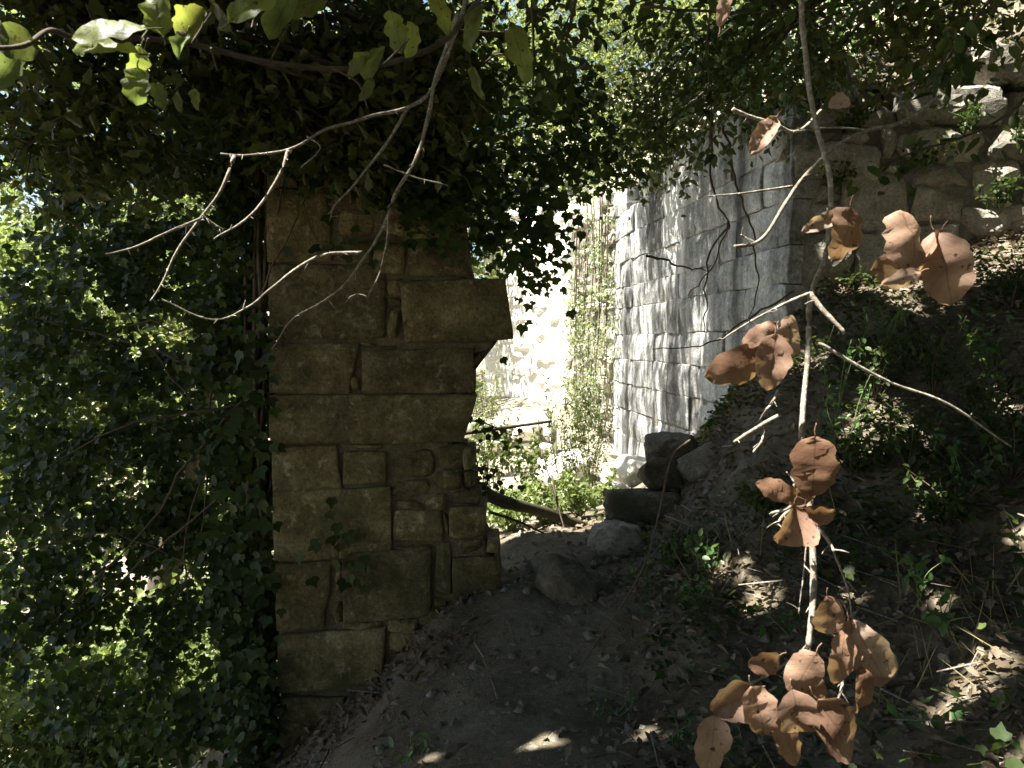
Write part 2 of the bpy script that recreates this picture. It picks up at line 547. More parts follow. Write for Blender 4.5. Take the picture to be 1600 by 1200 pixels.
def stone(parent, fr, quad, depth, proud=0.0, rnd=0.12, rough=0.012, edge=0.02, mat=None, cell=0.07, name='stone',
          tilt=0.0, facet=0.0, chip=1.0):
    """quad: TL, TR, BR, BL as (u, z) in the wall plane; one dressed or rough stone with its own relief"""
    q = [Vector((a, b)) for a, b in quad]
    wd = ((q[1] - q[0]).length + (q[2] - q[3]).length) / 2
    ht = ((q[3] - q[0]).length + (q[2] - q[1]).length) / 2
    bev = min(0.03, edge * 1.1) if edge > .008 else .006
    nx = int(min(12, max(2, round(wd / cell))))
    ny = int(min(9, max(2, round(ht / cell))))
    es = min(0.3, bev / wd)
    et = min(0.3, bev / ht)
    S = [-1, -1 + 2 * es] + [-1 + 2 * es + (2 - 4 * es) * i / nx for i in range(1, nx)] + [1 - 2 * es, 1]
    T = [-1, -1 + 2 * et] + [-1 + 2 * et + (2 - 4 * et) * i / ny for i in range(1, ny)] + [1 - 2 * et, 1]
    sd = Vector((random.uniform(-50, 50), random.uniform(-50, 50), random.uniform(-50, 50)))
    nS, nT = len(S), len(T)
    V, Fc, ring, hard = [], [], [], []
    tx, tz = random.uniform(-tilt, tilt), random.uniform(-tilt, tilt)
    cuts = []
    for _ in range(7 if facet else 0):
        an = random.uniform(0, 6.28)
        sl_ = random.uniform(.4, 1.6) * facet
        cuts.append((random.uniform(.15, .75) * facet, -sl_ * math.cos(an), -sl_ * math.sin(an)))

    def pt(s, t):
        s2 = s * math.sqrt(max(0, 1 - rnd * t * t * 0.5))
        t2 = t * math.sqrt(max(0, 1 - rnd * s * s * 0.5))
        a, b = (s2 + 1) / 2, (1 - t2) / 2
        p = (q[0] * (1 - a) + q[1] * a) * (1 - b) + (q[3] * (1 - a) + q[2] * a) * b
        return p
    for j, t in enumerate(T):
        for i, s in enumerate(S):
            p = pt(s, t)
            v3 = Vector((p.x, p.y, 0))
            rim = i in (0, nS - 1) or j in (0, nT - 1)
            k = noise.noise_vector(v3 * 7 + sd) * rough * 1.3 * chip + noise.noise_vector(v3 * 23 + sd) * rough * .5 * chip
            wv = proud + noise.noise(v3 * 4 + sd) * rough * 1.3 + noise.noise(v3 * 13 + sd) * rough * 0.7
            wv += s * tx + t * tz - (rnd * 0.05 * (s * s + t * t) / 2)
            for c0, c1, c2 in cuts: wv = min(wv, proud + c0 + c1 * s + c2 * t)
            if rim: wv -= edge * (1 + 0.6 * noise.noise(v3 * 9 + sd))
            V.append(fr.at(p.x + k.x, p.y + k.y, wv))
    for j in range(nT - 1):
        for i in range(nS - 1):
            a = j * nS + i
            Fc.append((a, a + nS, a + nS + 1, a + 1))
            hard.append(facet > .02 or i in (0, nS - 2) or j in (0, nT - 2))
    ring = [i for i in range(nS)] + [j * nS + nS - 1 for j in range(1, nT)] + \
           [(nT - 1) * nS + i for i in range(nS - 2, -1, -1)] + [j * nS for j in range(nT - 2, 0, -1)]
    cu = sum((x.x for x in q)) / 4
    cz = sum((x.y for x in q)) / 4
    b0 = len(V)
    for idx in ring:
        j, i = divmod(idx, nS)
        p = pt(S[i], T[j])
        V.append(fr.at(cu + (p.x - cu) * 0.94, cz + (p.y - cz) * 0.94, -depth))
    R = len(ring)
    for k in range(R):
        k2 = (k + 1) % R
        Fc.append((ring[k], ring[k2], b0 + k2, b0 + k))
    Fc.append(tuple(b0 + k for k in range(R)))
    hard += [True] * (len(Fc) - len(hard))
    return poly(name, V, Fc, mat, parent, flat=hard)


def core(parent, fr, outline, depth, back, mat, name='mortar_core'):
    """mortar behind the stones: outline list of (u, z), with a roughened front"""
    n = len(outline)
    c = Vector((sum(a for a, b in outline) / n, sum(b for a, b in outline) / n))
    V, Fc = [], []
    rings = [0.0, 0.2, 0.45, 0.7, 0.88, 1.0]
    dense = []
    for i in range(n):
        a, b = Vector(outline[i]), Vector(outline[(i + 1) % n])
        m = max(1, int((b - a).length / 0.1))
        dense += [a.lerp(b, k / m) for k in range(m)]
    n = len(dense)
    for r in rings[1:]:
        for p in dense:
            q = c.lerp(p, r)
            v3 = Vector((q.x, q.y, 0.3))
            j = noise.noise_vector(v3 * 8) * 0.012
            V.append(fr.at(q.x + j.x, q.y + j.y, -back + noise.noise(v3 * 6) * 0.014 - (0.02 if r == 1 else 0)))
    m = len(rings) - 1
    V.append(fr.at(c.x, c.y, -back))
    ci = len(V) - 1
    for i in range(n):
        Fc.append((ci, i, (i + 1) % n))
    for k in range(m - 1):
        for i in range(n):
            i2 = (i + 1) % n
            Fc.append((k * n + i, (k + 1) * n + i, (k + 1) * n + i2, k * n + i2))
    b0 = len(V)
    for p in dense: V.append(fr.at(p.x, p.y, -depth))
    for i in range(n):
        i2 = (i + 1) % n
        Fc.append(((m - 1) * n + i, b0 + i, b0 + i2, (m - 1) * n + i2))
    Fc.append(tuple(b0 + i for i in range(n)))
    return poly(name, V, Fc, mat, parent)


# ---- the broken wall end ("pier") that faces the camera
PY = 4.0
FR_PIER = Frame((0, PY), (1, 0), (0, -1, 0))


def px2(x, y, Y=PY):
    p = P(x, y, Y)
    return (p.x, p.z)


pier = thing('ruined_wall', 'broken end of a shaded ashlar wall with ivy on its edge', 'wall', (-0.75, PY, -0.45))


def ps(x0, y0, x1, y1, rnd=0.08, proud=None, c=None, **kw):
    q = [(x0, y0), (x1, y0), (x1, y1), (x0, y1)]
    if c:
        q = [(a + da, b + db) for (a, b), (da, db) in zip(q, c)]
    sm = min(x1 - x0, y1 - y0) < 48
    g = .7
    q = [(q[0][0] + g, q[0][1] + g), (q[1][0] - g, q[1][1] + g), (q[2][0] - g, q[2][1] - g), (q[3][0] + g, q[3][1] - g)]
    rnd = rnd * (.8 if sm else .45)
    if proud is None: proud = random.uniform(-0.006, 0.012) if not sm else random.uniform(-0.008, 0.016)
    stone(pier, FR_PIER, [px2(*p) for p in q], 0.3 if sm else 0.5, proud, rnd,
          0.016 if sm else 0.009, 0.006 if not sm else 0.012, M_PIER, 0.045, facet=.03 if sm else .012, chip=1.0 if sm else .7, **kw)


Z4 = [(0, 0)] * 4
PIER = [
    (416, 95, 530, 160, .1), (534, 90, 650, 165, .2), (416, 162, 522, 229, .1), (526, 167, 642, 232, .15), (646, 160, 720, 235, .3),
    (415, 231, 545, 293, .06), (550, 238, 640, 300, .2), (644, 240, 712, 302, .4),
    (414, 294, 519, 409, .05, None, [(0, 0), (-8, 0), (0, 0), (0, 0)]),
    (523, 328, 583, 372, .75), (553, 303, 600, 328, .5), (610, 306, 646, 334, .5), (520, 298, 550, 324, .5),
    (597, 337, 692, 373, .5), (524, 376, 578, 411, .4), (582, 378, 634, 428, .4), (648, 304, 708, 336, .5),
    (636, 374, 733, 433, .55), (695, 340, 728, 372, .6),
    (416, 411, 602, 530, .04), (604, 434, 634, 463, .5), (606, 465, 630, 481, .4), (604, 483, 623, 532, .35),
    (624, 434, 804, 538, .16, 0.02, [(0, 6), (-14, 0), (0, -6), (8, 0)]),
    (418, 534, 562, 617, .06, None, [(0, 0), (0, 3), (-16, 0), (0, 0)]), (546, 590, 562, 612, .3),
    (564, 537, 586, 546, .2), (588, 537, 617, 546, .2),
    (564, 547, 744, 615, .05, None, [(0, 0), (-2, -4), (0, 0), (0, 0)]),
    (420, 617, 746, 694, .04, None, [(0, 0), (0, 0), (-22, -2), (0, 0)]),
    (423, 699, 533, 773, .08, None, [(0, 0), (-8, -4), (0, -6), (0, 0)]), (535, 706, 603, 758, .18), (605, 702, 682, 746, .7),
    (536, 693, 600, 705, .3), (612, 750, 672, 781, .5), (684, 694, 730, 736, .5), (676, 740, 722, 768, .5),
    (425, 764, 611, 876, .05, None, [(0, 4), (0, -4), (0, -6), (0, 4)]),
    (613, 782, 664, 800, .35), (613, 797, 692, 848, .4), (700, 792, 759, 841, .45), (672, 772, 700, 796, .5), (704, 768, 752, 792, .5),
    (428, 880, 520, 990, .12, None, [(0, 2), (0, -3), (-14, -6), (0, 0)]), (521, 880, 533, 930, .4),
    (534, 860, 674, 972, .06, None, [(0, 2), (0, -2), (0, -8), (0, 4)]), (613, 850, 676, 862, .4),
    (676, 846, 708, 932, .35), (714, 842, 758, 868, .5), (706, 870, 786, 928, .3, None, [(0, 0), (-12, 0), (0, -6), (0, 4)]),
    (432, 992, 603, 1086, .1, None, [(0, 0), (0, -12), (-8, -16), (0, 0)]), (604, 966, 650, 990, .3), (654, 950, 700, 982, .4),
    (604, 988, 668, 1022, .4), (704, 934, 760, 962, .4), (436, 1090, 540, 1200, .2), (545, 1070, 612, 1120, .4), (520, 942, 534, 976, .4),
    (676, 936, 702, 950, .4), (760, 846, 780, 868, .4), (690, 800, 701, 840, .4), (664, 781, 698, 796, .4), (724, 700, 742, 734, .4), (722, 738, 744, 764, .4), (604, 762, 640, 780, .4), (656, 984, 700, 1004, .4), (534, 974, 600, 986, .3),
    (636, 436, 660, 446, .4), (690, 434, 730, 440, .4), (646, 338, 690, 346, .3)]
for st in PIER: ps(*st)
core(pier, FR_PIER, [px2(*p) for p in [
    (422, 100), (640, 100), (706, 180), (716, 300), (722, 380), (742, 450), (784, 470), (780, 528), (732, 545), (730, 600),
    (716, 640), (704, 690), (718, 720), (716, 760), (742, 790), (748, 840), (768, 880), (772, 930), (700, 985), (620, 1040),
    (560, 1180), (436, 1190)]], 0.55, 0.034, M_MORTAR)

# ---- the long ashlar wall to the right, running away from the camera
A0 = Vector((2.05, 5.5, 0))
AD = Vector((-0.122, 0.9925, 0))
FR_ASH = Frame(A0, AD, (-0.9925, -0.122, 0))
ash = thing('ashlar_wall', 'tall grey ashlar wall running back in dappled sun', 'wall', (1.9, 6.5, 0))


def coursed(parent, fr, u0, u1, z0, z1, hr, lr, jit, rnd, rough, depth, mat, proud=0.012, edge=0.015, cell=0.09, top=None,
            base=None, gap=0.005, keep=None, facet=0.0):
    z = z0
    row = 0
    while z < z1:
        h = random.uniform(*hr)
        u = u0 - (random.uniform(0, lr[0]) if row % 2 else 0)
        first = True
        while u < u1:
            l = random.uniform(*lr)
            if first and u < u0:
                l += 0
            a, b = max(u, u0), min(u + l, u1)
            if b - a < 0.09 and b >= u1: break
            cu, cz = (a + b) / 2, z + h / 2
            ok = (top is None or cz < top(cu)) and (base is None or z + h > base(cu)) and (keep is None or keep(cu, cz))
            if ok and b - a > 0.05:
                j = lambda: random.uniform(-jit, jit)
                wz = lambda uu, zz: (.02 if jit < .02 else .05) * noise.noise(Vector((uu * .9, zz * 1.3, 7))) + .006 * noise.noise(Vector((uu * 4, zz * 3, 2)))
                q = [(a + gap + j(), z + h - gap + j() + wz(a, z + h)), (b - gap + j(), z + h - gap + j() + wz(b, z + h)), (b - gap + j(), z + gap + j() + wz(b, z)), (a + gap + j(), z + gap + j() + wz(a, z))]
                stone(parent, fr, q, depth, random.uniform(-proud, proud), rnd if not callable(rnd) else rnd(), rough, edge, mat, cell,
                      tilt=jit * 0.35 if jit > .01 else 0, facet=facet)
            u += l
            first = False
        z += h
        row += 1


LEN_ASH = 5.0
coursed(ash, FR_ASH, 0.0, LEN_ASH, -0.35, 3.55, (0.27, 0.36), (0.35, 1.25), 0.006, 0.03, 0.012, 0.42, M_ASHLAR, 0.010, 0.007, 0.075, facet=.022, gap=.002,
        top=lambda u: 3.5 - 0.25 * max(0, noise.noise(Vector((u * 0.9, 0, 3)))) , base=lambda u: gh(2.05 - .122 * u - .1, 5.5 + u) - 0.1)
core(ash, FR_ASH, [(0.03, -0.5), (LEN_ASH, -0.5), (LEN_ASH, 3.38), (2.5, 3.3), (0.03, 3.4)], 0.6, 0.03, M_GMORTAR)
# rubble stretch where the facing has fallen
rub = thing('rubble_wall', 'rough rubble stretch of wall overgrown with creeper beyond the ashlar', 'wall', (1.3, 12.0, 0))
FR_RUB = Frame(A0 + AD * (LEN_ASH + .01), AD, (-0.9925, -0.122, 0))
coursed(rub, FR_RUB, 0.0, 3.3, -0.3, 3.9, (0.16, 0.30), (0.15, 0.6), 0.04, lambda: random.uniform(.05, .3), 0.03, 0.35, M_RUBBLE, 0.05, 0.015, 0.08, facet=.07,
        top=lambda u: 3.7 + 0.35 * noise.noise(Vector((u * 1.3, 5, 3))))
core(rub, FR_RUB, [(0.0, -0.5), (3.3, -0.5), (3.3, 3.7), (0, 3.5)], 0.6, 0.05, M_GMORTAR)
# far wall closing the view
B0 = A0 + AD * (LEN_ASH + 3.3)
FR_BACK = Frame((B0.x - 1.7, B0.y + 3.0), (1.7, -3.0))
back = thing('far_wall', 'sunlit rubble wall closing the view beyond the gap', 'wall', (B0.x - 1.2, B0.y + 1.2, 0))
coursed(back, FR_BACK, 0.0, 3.45, -0.2, 4.6, (0.14, 0.4), (0.15, 0.8), 0.04, lambda: random.uniform(.05, .25), 0.03, 0.35, M_PALE, 0.04, 0.012, 0.09, facet=.06,
        top=lambda u: 4.2 + 0.5 * noise.noise(Vector((u * 1.1, 9, 3))))
core(back, FR_BACK, [(0.0, -0.5), (3.45, -0.5), (3.45, 4.1), (0, 4.1)], 0.6, 0.03, M_PALE)
# low terrace wall in the sun
FR_LOW = Frame((-1.5, 10.3), (2.1, -0.35))
low = thing('terrace_wall', 'low sunlit terrace wall behind the fallen log', 'wall', (-0.5, 10.1, -0.1))
coursed(low, FR_LOW, 0.0, 2.1, -0.45, 0.4, (0.2, 0.3), (0.3, 0.7), 0.02, lambda: random.uniform(.05, .2), 0.025, 0.4, M_PALE, 0.02, 0.012, 0.08, facet=.05)
core(low, FR_LOW, [(0.02, -0.6), (2.08, -0.6), (2.08, 0.34), (0.02, 0.36)], 0.6, 0.03, M_GMORTAR)

# ---- rubble face at the right, above the bank
FR_RIGHT = Frame((2.12, 5.52), (1, -0.2))
right = thing('retaining_wall', 'mossy rubble retaining wall above the leafy bank', 'wall', (3.3, 5.3, 1.9))


def on_right(px, py):
    """wall-plane coordinates of the place on the rubble face seen at a photo pixel"""
    d = P(px, py, 1.0) - CAM
    n = FR_RIGHT.n
    t = (FR_RIGHT.o - CAM).dot(n) / d.dot(n)
    p = CAM + d * t
    return ((p - FR_RIGHT.o).dot(FR_RIGHT.du), p.z)


RS = [(1406, 133, 1571, 197, .35), (1579, 137, 1660, 184, .5), (1404, 199, 1540, 250, .35), (1236, 221, 1377, 281, .4),
      (1216, 200, 1254, 246, .6), (1320, 268, 1422, 361, .12), (1254, 312, 1317, 352, .4), (1268, 284, 1317, 314, .6),
      (1426, 257, 1517, 293, .5), (1430, 295, 1512, 347, .4), (1521, 246, 1592, 316, .5), (1250, 362, 1330, 452, .1), (1334, 364, 1424, 452, .1),
      (1428, 350, 1500, 392, .5), (1505, 320, 1590, 372, .5), (1380, 204, 1402, 250, .5), (1548, 200, 1640, 244, .5), (1520, 70, 1600, 130, .5),
      (1330, 170, 1400, 200, .5), (1606, 250, 1700, 330, .4), (1610, 190, 1700, 245, .4),
      (1240, 285, 1266, 310, .5), (1380, 255, 1420, 266, .3), (1250, 354, 1318, 361, .3), (1432, 395, 1520, 430, .4), (1530, 376, 1640, 420, .4)]
for x0, y0, x1, y1, r in RS:
    stone(right, FR_RIGHT, [on_right(x0, y0), on_right(x1, y0), on_right(x1, y1), on_right(x0, y1)], 0.4,
          random.uniform(0.0, 0.06), r * .4, 0.035, 0.022, M_RUBBLE, 0.045, tilt=0.025, facet=.07)
coursed(right, FR_RIGHT, 0.05, 3.4, 1.3, 4.1, (0.1, 0.2), (0.12, 0.34), 0.03, lambda: random.uniform(.05, .35), 0.04, 0.3, M_RUBBLE, 0.04, 0.02, 0.05, facet=.06,
        top=lambda u: 3.3 + .1 * u + 0.3 * noise.noise(Vector((u * 1.7, 2, 3))),
        keep=lambda u, z: not any(on_right(a, d)[0] - .02 < u < on_right(c, b)[0] + .02 and on_right((a + c) / 2, d)[1] - .02 < z < on_right((a + c) / 2, b)[1] + .02
                                  for a, b, c, d, r in RS))
core(right, FR_RIGHT, [(0.03, 1.1), (3.4, 1.1), (3.4, 3.5), (2, 3.4), (0.03, 3.2)], 0.6, 0.05, M_GMORTAR)

# ---- hillside held back by the walls
hx = graded(-3.0, 9.0, 0.16, -25, 70, 1.25)
hy = graded(4.0, 20.0, 0.16, 2.0, 90, 1.25)
HX, HY = np.meshgrid(hx, hy)
nb_a = -np.array(FR_ASH.n)[:2]
s1 = (HX - A0.x) * nb_a[0] + (HY - A0.y) * nb_a[1]
nb_r = -np.array(FR_RIGHT.n)[:2]
s2 = (HX - FR_RIGHT.o.x) * nb_r[0] + (HY - FR_RIGHT.o.y) * nb_r[1]
nb_b = -np.array(FR_BACK.n)[:2]
s3 = (HX - FR_BACK.o.x) * nb_b[0] + (HY - FR_BACK.o.y) * nb_b[1]
D = np.where(HY < B0.y, np.minimum(s1, s2), np.maximum(np.where(HX > B0.x - .2, s1, -9), s3))
D = np.where((HX < -1.2) & (HY >= B0.y), np.minimum(D, s3 - 1.2 * np.maximum(0, -1.2 - HX)), D)
HN = np.array([noise.fractal(Vector((a * 0.6, b * 0.6, 1.0)), 0.8, 2.1, 5) for a, b in zip(HX.ravel(), HY.ravel())]).reshape(HX.shape)
HZ = 3.3 + 0.62 * np.minimum(np.maximum(D, 0), 28) + 0.22 * HN + np.where(HY > B0.y, .5, 0)
okv = D > 0.12
nxh = len(hx)
fac = []
for j in range(len(hy) - 1):
    for i in range(nxh - 1):
        if okv[j, i] and okv[j, i + 1] and okv[j + 1, i] and okv[j + 1, i + 1]:
            a = j * nxh + i
            fac.append((a, a + 1, a + nxh + 1, a + nxh))
used = np.unique(np.array(fac).ravel())
remap = -np.ones(HX.size, dtype=int)
remap[used] = np.arange(len(used))
HV = np.stack([HX.ravel(), HY.ravel(), HZ.ravel()], 1)[used]
hme = mesh_np('hillside', HV, remap[np.array(fac)].ravel(), np.full(len(fac), 4), True)
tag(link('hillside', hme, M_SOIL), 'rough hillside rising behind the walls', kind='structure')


def hill_h(x, y):
    d1 = (x - A0.x) * nb_a[0] + (y - A0.y) * nb_a[1]
    d2 = (x - FR_RIGHT.o.x) * nb_r[0] + (y - FR_RIGHT.o.y) * nb_r[1]
    d3 = (x - FR_BACK.o.x) * nb_b[0] + (y - FR_BACK.o.y) * nb_b[1]
    d = min(d1, d2) if y < B0.y else max(d1 if x > B0.x - .2 else -9, d3)
    return 3.3 + 0.62 * min(max(d, 0), 28) + 0.22 * noise.fractal(Vector((x * 0.6, y * 0.6, 1.0)), 0.8, 2.1, 5) + (.5 if y > B0.y else 0)


# ---- loose boulders and blocks
def boulder(name, label, px, py, Y, wpx, hpx, dep, mat, seed, blocky=0.5, rot=0.0, sink=0.06, group=None, cat='boulder'):
    c = P(px, py, Y)
    sx, sz = wpx / F_PX * Y / 2, hpx / F_PX * Y / 2
    n = 24
    V, Fc = [], []
    sd = Vector((seed * 3.1, seed * 1.7, seed * 0.3))
    cr, sr = math.cos(rot), math.sin(rot)
    rr_ = random.Random(seed)
    cuts = []
    for _ in range(11):
        nv = Vector((rr_.gauss(0, 1), rr_.gauss(0, 1), rr_.gauss(0, 1))).normalized()
        cuts.append((nv, rr_.uniform(.72, 1.0) + .25 * max(0, blocky - .6)))
    for j in range(n + 1):
        th = math.pi * j / n
        for i in range(2 * n):
            ph = 2 * math.pi * i / (2 * n)
            d = Vector((math.sin(th) * math.cos(ph), math.sin(th) * math.sin(ph), math.cos(th)))
            m = max(abs(d.x), abs(d.y), abs(d.z))
            r = (1 - blocky) + blocky / m * 0.92
            r *= 1 + 0.24 * noise.noise(d * 1.4 + sd) + 0.15 * (abs(noise.noise(d * 2.6 + sd)) * 2 - .5) + 0.07 * noise.noise(d * 6 + sd) + 0.04 * noise.noise(d * 13 + sd)
            for nv, dd in cuts:
                dn = d.dot(nv)
                if dn > .05: r = min(r, dd / dn * (1 + .03 * noise.noise(d * 8 + sd)))
            q = Vector((d.x * sx * r, d.y * dep * r, d.z * sz * r))
            q = Vector((q.x * cr - q.z * sr, q.y, q.x * sr + q.z * cr))
            V.append(c + q)
    for j in range(n):
        for i in range(2 * n):
            i2 = (i + 1) % (2 * n)
            Fc.append((j * 2 * n + i, (j + 1) * 2 * n + i, (j + 1) * 2 * n + i2, j * 2 * n + i2))
    o = poly(name, V, Fc, mat, smooth=False)
    return tag(o, label, cat, group)


G_J = 'tumbled blocks at the right of the gap'
boulder('boulder', 'pale boulder with a sunlit corner at the foot of the gap', 966, 852, 4.7, 92, 80, .17, M_RUBBLE, 1, .5, group=G_J)
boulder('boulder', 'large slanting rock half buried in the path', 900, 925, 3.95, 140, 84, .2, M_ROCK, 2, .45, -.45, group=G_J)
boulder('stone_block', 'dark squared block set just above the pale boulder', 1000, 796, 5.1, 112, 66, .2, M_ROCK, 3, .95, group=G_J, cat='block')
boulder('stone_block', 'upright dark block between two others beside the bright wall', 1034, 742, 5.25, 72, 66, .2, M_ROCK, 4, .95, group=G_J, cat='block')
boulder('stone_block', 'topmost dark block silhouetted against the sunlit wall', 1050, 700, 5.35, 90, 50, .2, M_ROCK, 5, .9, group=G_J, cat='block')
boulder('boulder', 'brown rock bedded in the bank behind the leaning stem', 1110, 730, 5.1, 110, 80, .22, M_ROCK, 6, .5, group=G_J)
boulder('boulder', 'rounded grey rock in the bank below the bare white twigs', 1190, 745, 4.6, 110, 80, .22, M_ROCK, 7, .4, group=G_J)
boulder('boulder', 'lit pale rock lying on the bank behind the hanging branch', 1290, 622, 4.9, 50, 28, .12, M_PALE, 8, .4, group=G_J)
boulder('boulder', 'pale grey stone half sunk at the lower right corner', 1585, 1170, 2.3, 110, 80, .14, M_RUBBLE, 9, .4)
boulder('boulder', 'brown sunlit boulder in front of the creeper wall', 885, 742, 8.6, 100, 75, .35, M_PALE, 10, .45)
boulder('boulder', 'sunlit pale rubble heap stone under the ashlar wall', 985, 735, 8.0, 75, 50, .3, M_PALE, 11, .5)
boulder('boulder', 'small sunlit stone beside the rubble under the ashlar wall', 965, 775, 7.4, 60, 44, .25, M_PALE, 12, .5)

# ------------------------------------------------------------------ foliage
T_OV = (np.array([(0, 0, 0), (-.24, .22, .05), (-.25, .58, .05), (0, 1, -.1), (.25, .58, .05), (.24, .22, .05)]),
        [(0, 3, 2, 1), (0, 5, 4, 3)])
T_IVY = (np.array([(0, 0, 0), (-.2, -.1, .03), (-.46, .12, .05), (-.5, .42, .02), (-.24, .5, .04), (0, .98, -.06),
                   (.24, .5, .04), (.5, .42, .02), (.46, .12, .05), (.2, -.1, .03)]),
         [(0, 5, 4, 3, 2, 1), (0, 9, 8, 7, 6, 5)])
T_OAK = (np.array([(0, 0, 0), (-.13, .18, .02), (-.1, .3, .03), (-.27, .46, .06), (-.2, .58, .04), (-.27, .74, .06), (-.1, .9, .0), (0, 1, -.08),
                   (.1, .9, .0), (.27, .74, .06), (.2, .58, .04), (.27, .46, .06), (.1, .3, .03), (.13, .18, .02)]),
         [(0, 7, 6, 5, 4, 3, 2, 1), (0, 13, 12, 11, 10, 9, 8, 7)])
T_NARROW = (np.array([(0, 0, 0), (-.12, .3, .03), (-.12, .65, .03), (0, 1, -.06), (.12, .65, .03), (.12, .3, .03)]),
            [(0, 3, 2, 1), (0, 5, 4, 3)])


def leaf_geo(pos, size, tpl, up=0.7, droop=0.25, axis=None, rng=RNG):
    N = len(pos)
    nrm = rng.normal(size=(N, 3))
    nrm /= np.linalg.norm(nrm, axis=1, keepdims=True)
    nrm = nrm + np.array([0, 0, 1.0]) * up * 1.6 if axis is None else nrm * 0.55 + np.asarray(axis)
    nrm /= np.linalg.norm(nrm, axis=1, keepdims=True)
    f = rng.normal(size=(N, 3))
    f[:, 2] -= droop * 3
    f -= (f * nrm).sum(1, keepdims=True) * nrm
    f /= np.linalg.norm(f, axis=1, keepdims=True)
    r = np.cross(f, nrm)
    tv, tf = tpl
    sz = np.asarray(size).reshape(N, 1, 1)
    wid = rng.uniform(0.8, 1.2, size=(N, 1, 1))
    fold = rng.uniform(0.2, 2.0, size=(N, 1, 1))
    V = pos[:, None, :] + sz * (tv[None, :, 0:1] * wid * r[:, None, :] + tv[None, :, 1:2] * f[:, None, :] + fold * tv[None, :, 2:3] * nrm[:, None, :])
    k = len(tv)
    flat = np.concatenate([np.array(t) for t in tf])
    F = (flat[None, :] + (np.arange(N) * k)[:, None]).ravel()
    S = np.tile(np.array([len(t) for t in tf]), N)
    return V.reshape(-1, 3), F, S


def leaves_obj(name, pos, size, tpl, mat, parent=None, kind=None, **kw):
    V, F, S = leaf_geo(np.asarray(pos), size, tpl, **kw)
    c = np.array([V[:, 0].mean(), V[:, 1].mean(), V[:, 2].min()])
    o = link(name, mesh_np(name, V - c, F, S), mat, parent, c)
    if kind: o['kind'] = kind
    return o


def blob_points(blobs, rng=RNG):
    """blobs: (center, (rx, ry, rz), leaves, clumps, sigma)"""
    out = []
    for c, r, n, m, sg in blobs:
        d = rng.normal(size=(m, 3))
        d /= np.linalg.norm(d, axis=1, keepdims=True)
        cc = np.array(c) + d * (rng.uniform(0.15, 1, size=(m, 1)) ** 0.45) * np.array(r)
        k = rng.integers(0, m, n)
        out.append(cc[k] + rng.normal(size=(n, 3)) * sg)
    return np.concatenate(out)


def tree(name, label, base, top, blobs, mat, tpl=T_OV, leaf=0.07, r0=0.12, group=None, cat='tree', up=0.5, droop=0.25, bark=None,
         crown_name='crown', twig=True, keep=None):
    base = Vector(base)
    top = Vector(top)
    t = thing(name, label, cat, base, group)
    a = Acc()
    mid = base.lerp(top, 0.5) + Vector((random.uniform(-.15, .15), random.uniform(-.15, .15), 0)) * (top - base).length * 0.4
    a.add(tube_data([base - Vector((0, 0, .1)), mid, top], r0, r0 * 0.55, 8, 6))
    for c, r, n, m, sg in blobs:
        if not twig and random.random() > .25: continue
        c = Vector(c)
        k = random.uniform(0.45, 1.0)
        s = base.lerp(top, k) if k < .5 else mid.lerp(top, (k - .5) * 2)
        q = s.lerp(c, 0.5) + Vector((random.uniform(-.2, .2), random.uniform(-.2, .2), random.uniform(0, .25))) * (c - s).length * .5
        a.add(tube_data([s, q, c], r0 * (.42 if twig else .22), r0 * (.14 if twig else .06), 5, 5))
        if twig:
            for _ in range(5):
                e = c + Vector((random.uniform(-1, 1) * r[0], random.uniform(-1, 1) * r[1], random.uniform(-1, 1) * r[2])) * 0.85
                st = q.lerp(c, random.uniform(.3, 1))
                a.add(tube_data([st, st.lerp(e, .5) + Vector((0, 0, .06)), e], r0 * .14, r0 * .05, 4, 4))
    poly('trunk', a.v, a.f, bark or M_BARK, t)
    pts = blob_points(blobs)
    if keep is not None: pts = pts[keep(pts)]
    leaves_obj(crown_name, pts, RNG.uniform(leaf * .65, leaf * 1.3, len(pts)), tpl, mat, t, 'stuff', up=up, droop=droop)
    return t


def B(px, py, Y, r, n, m=None, sg=0.13):
    c = P(px, py, Y)
    return (tuple(c), r, n, m or max(6, n // 45), sg)


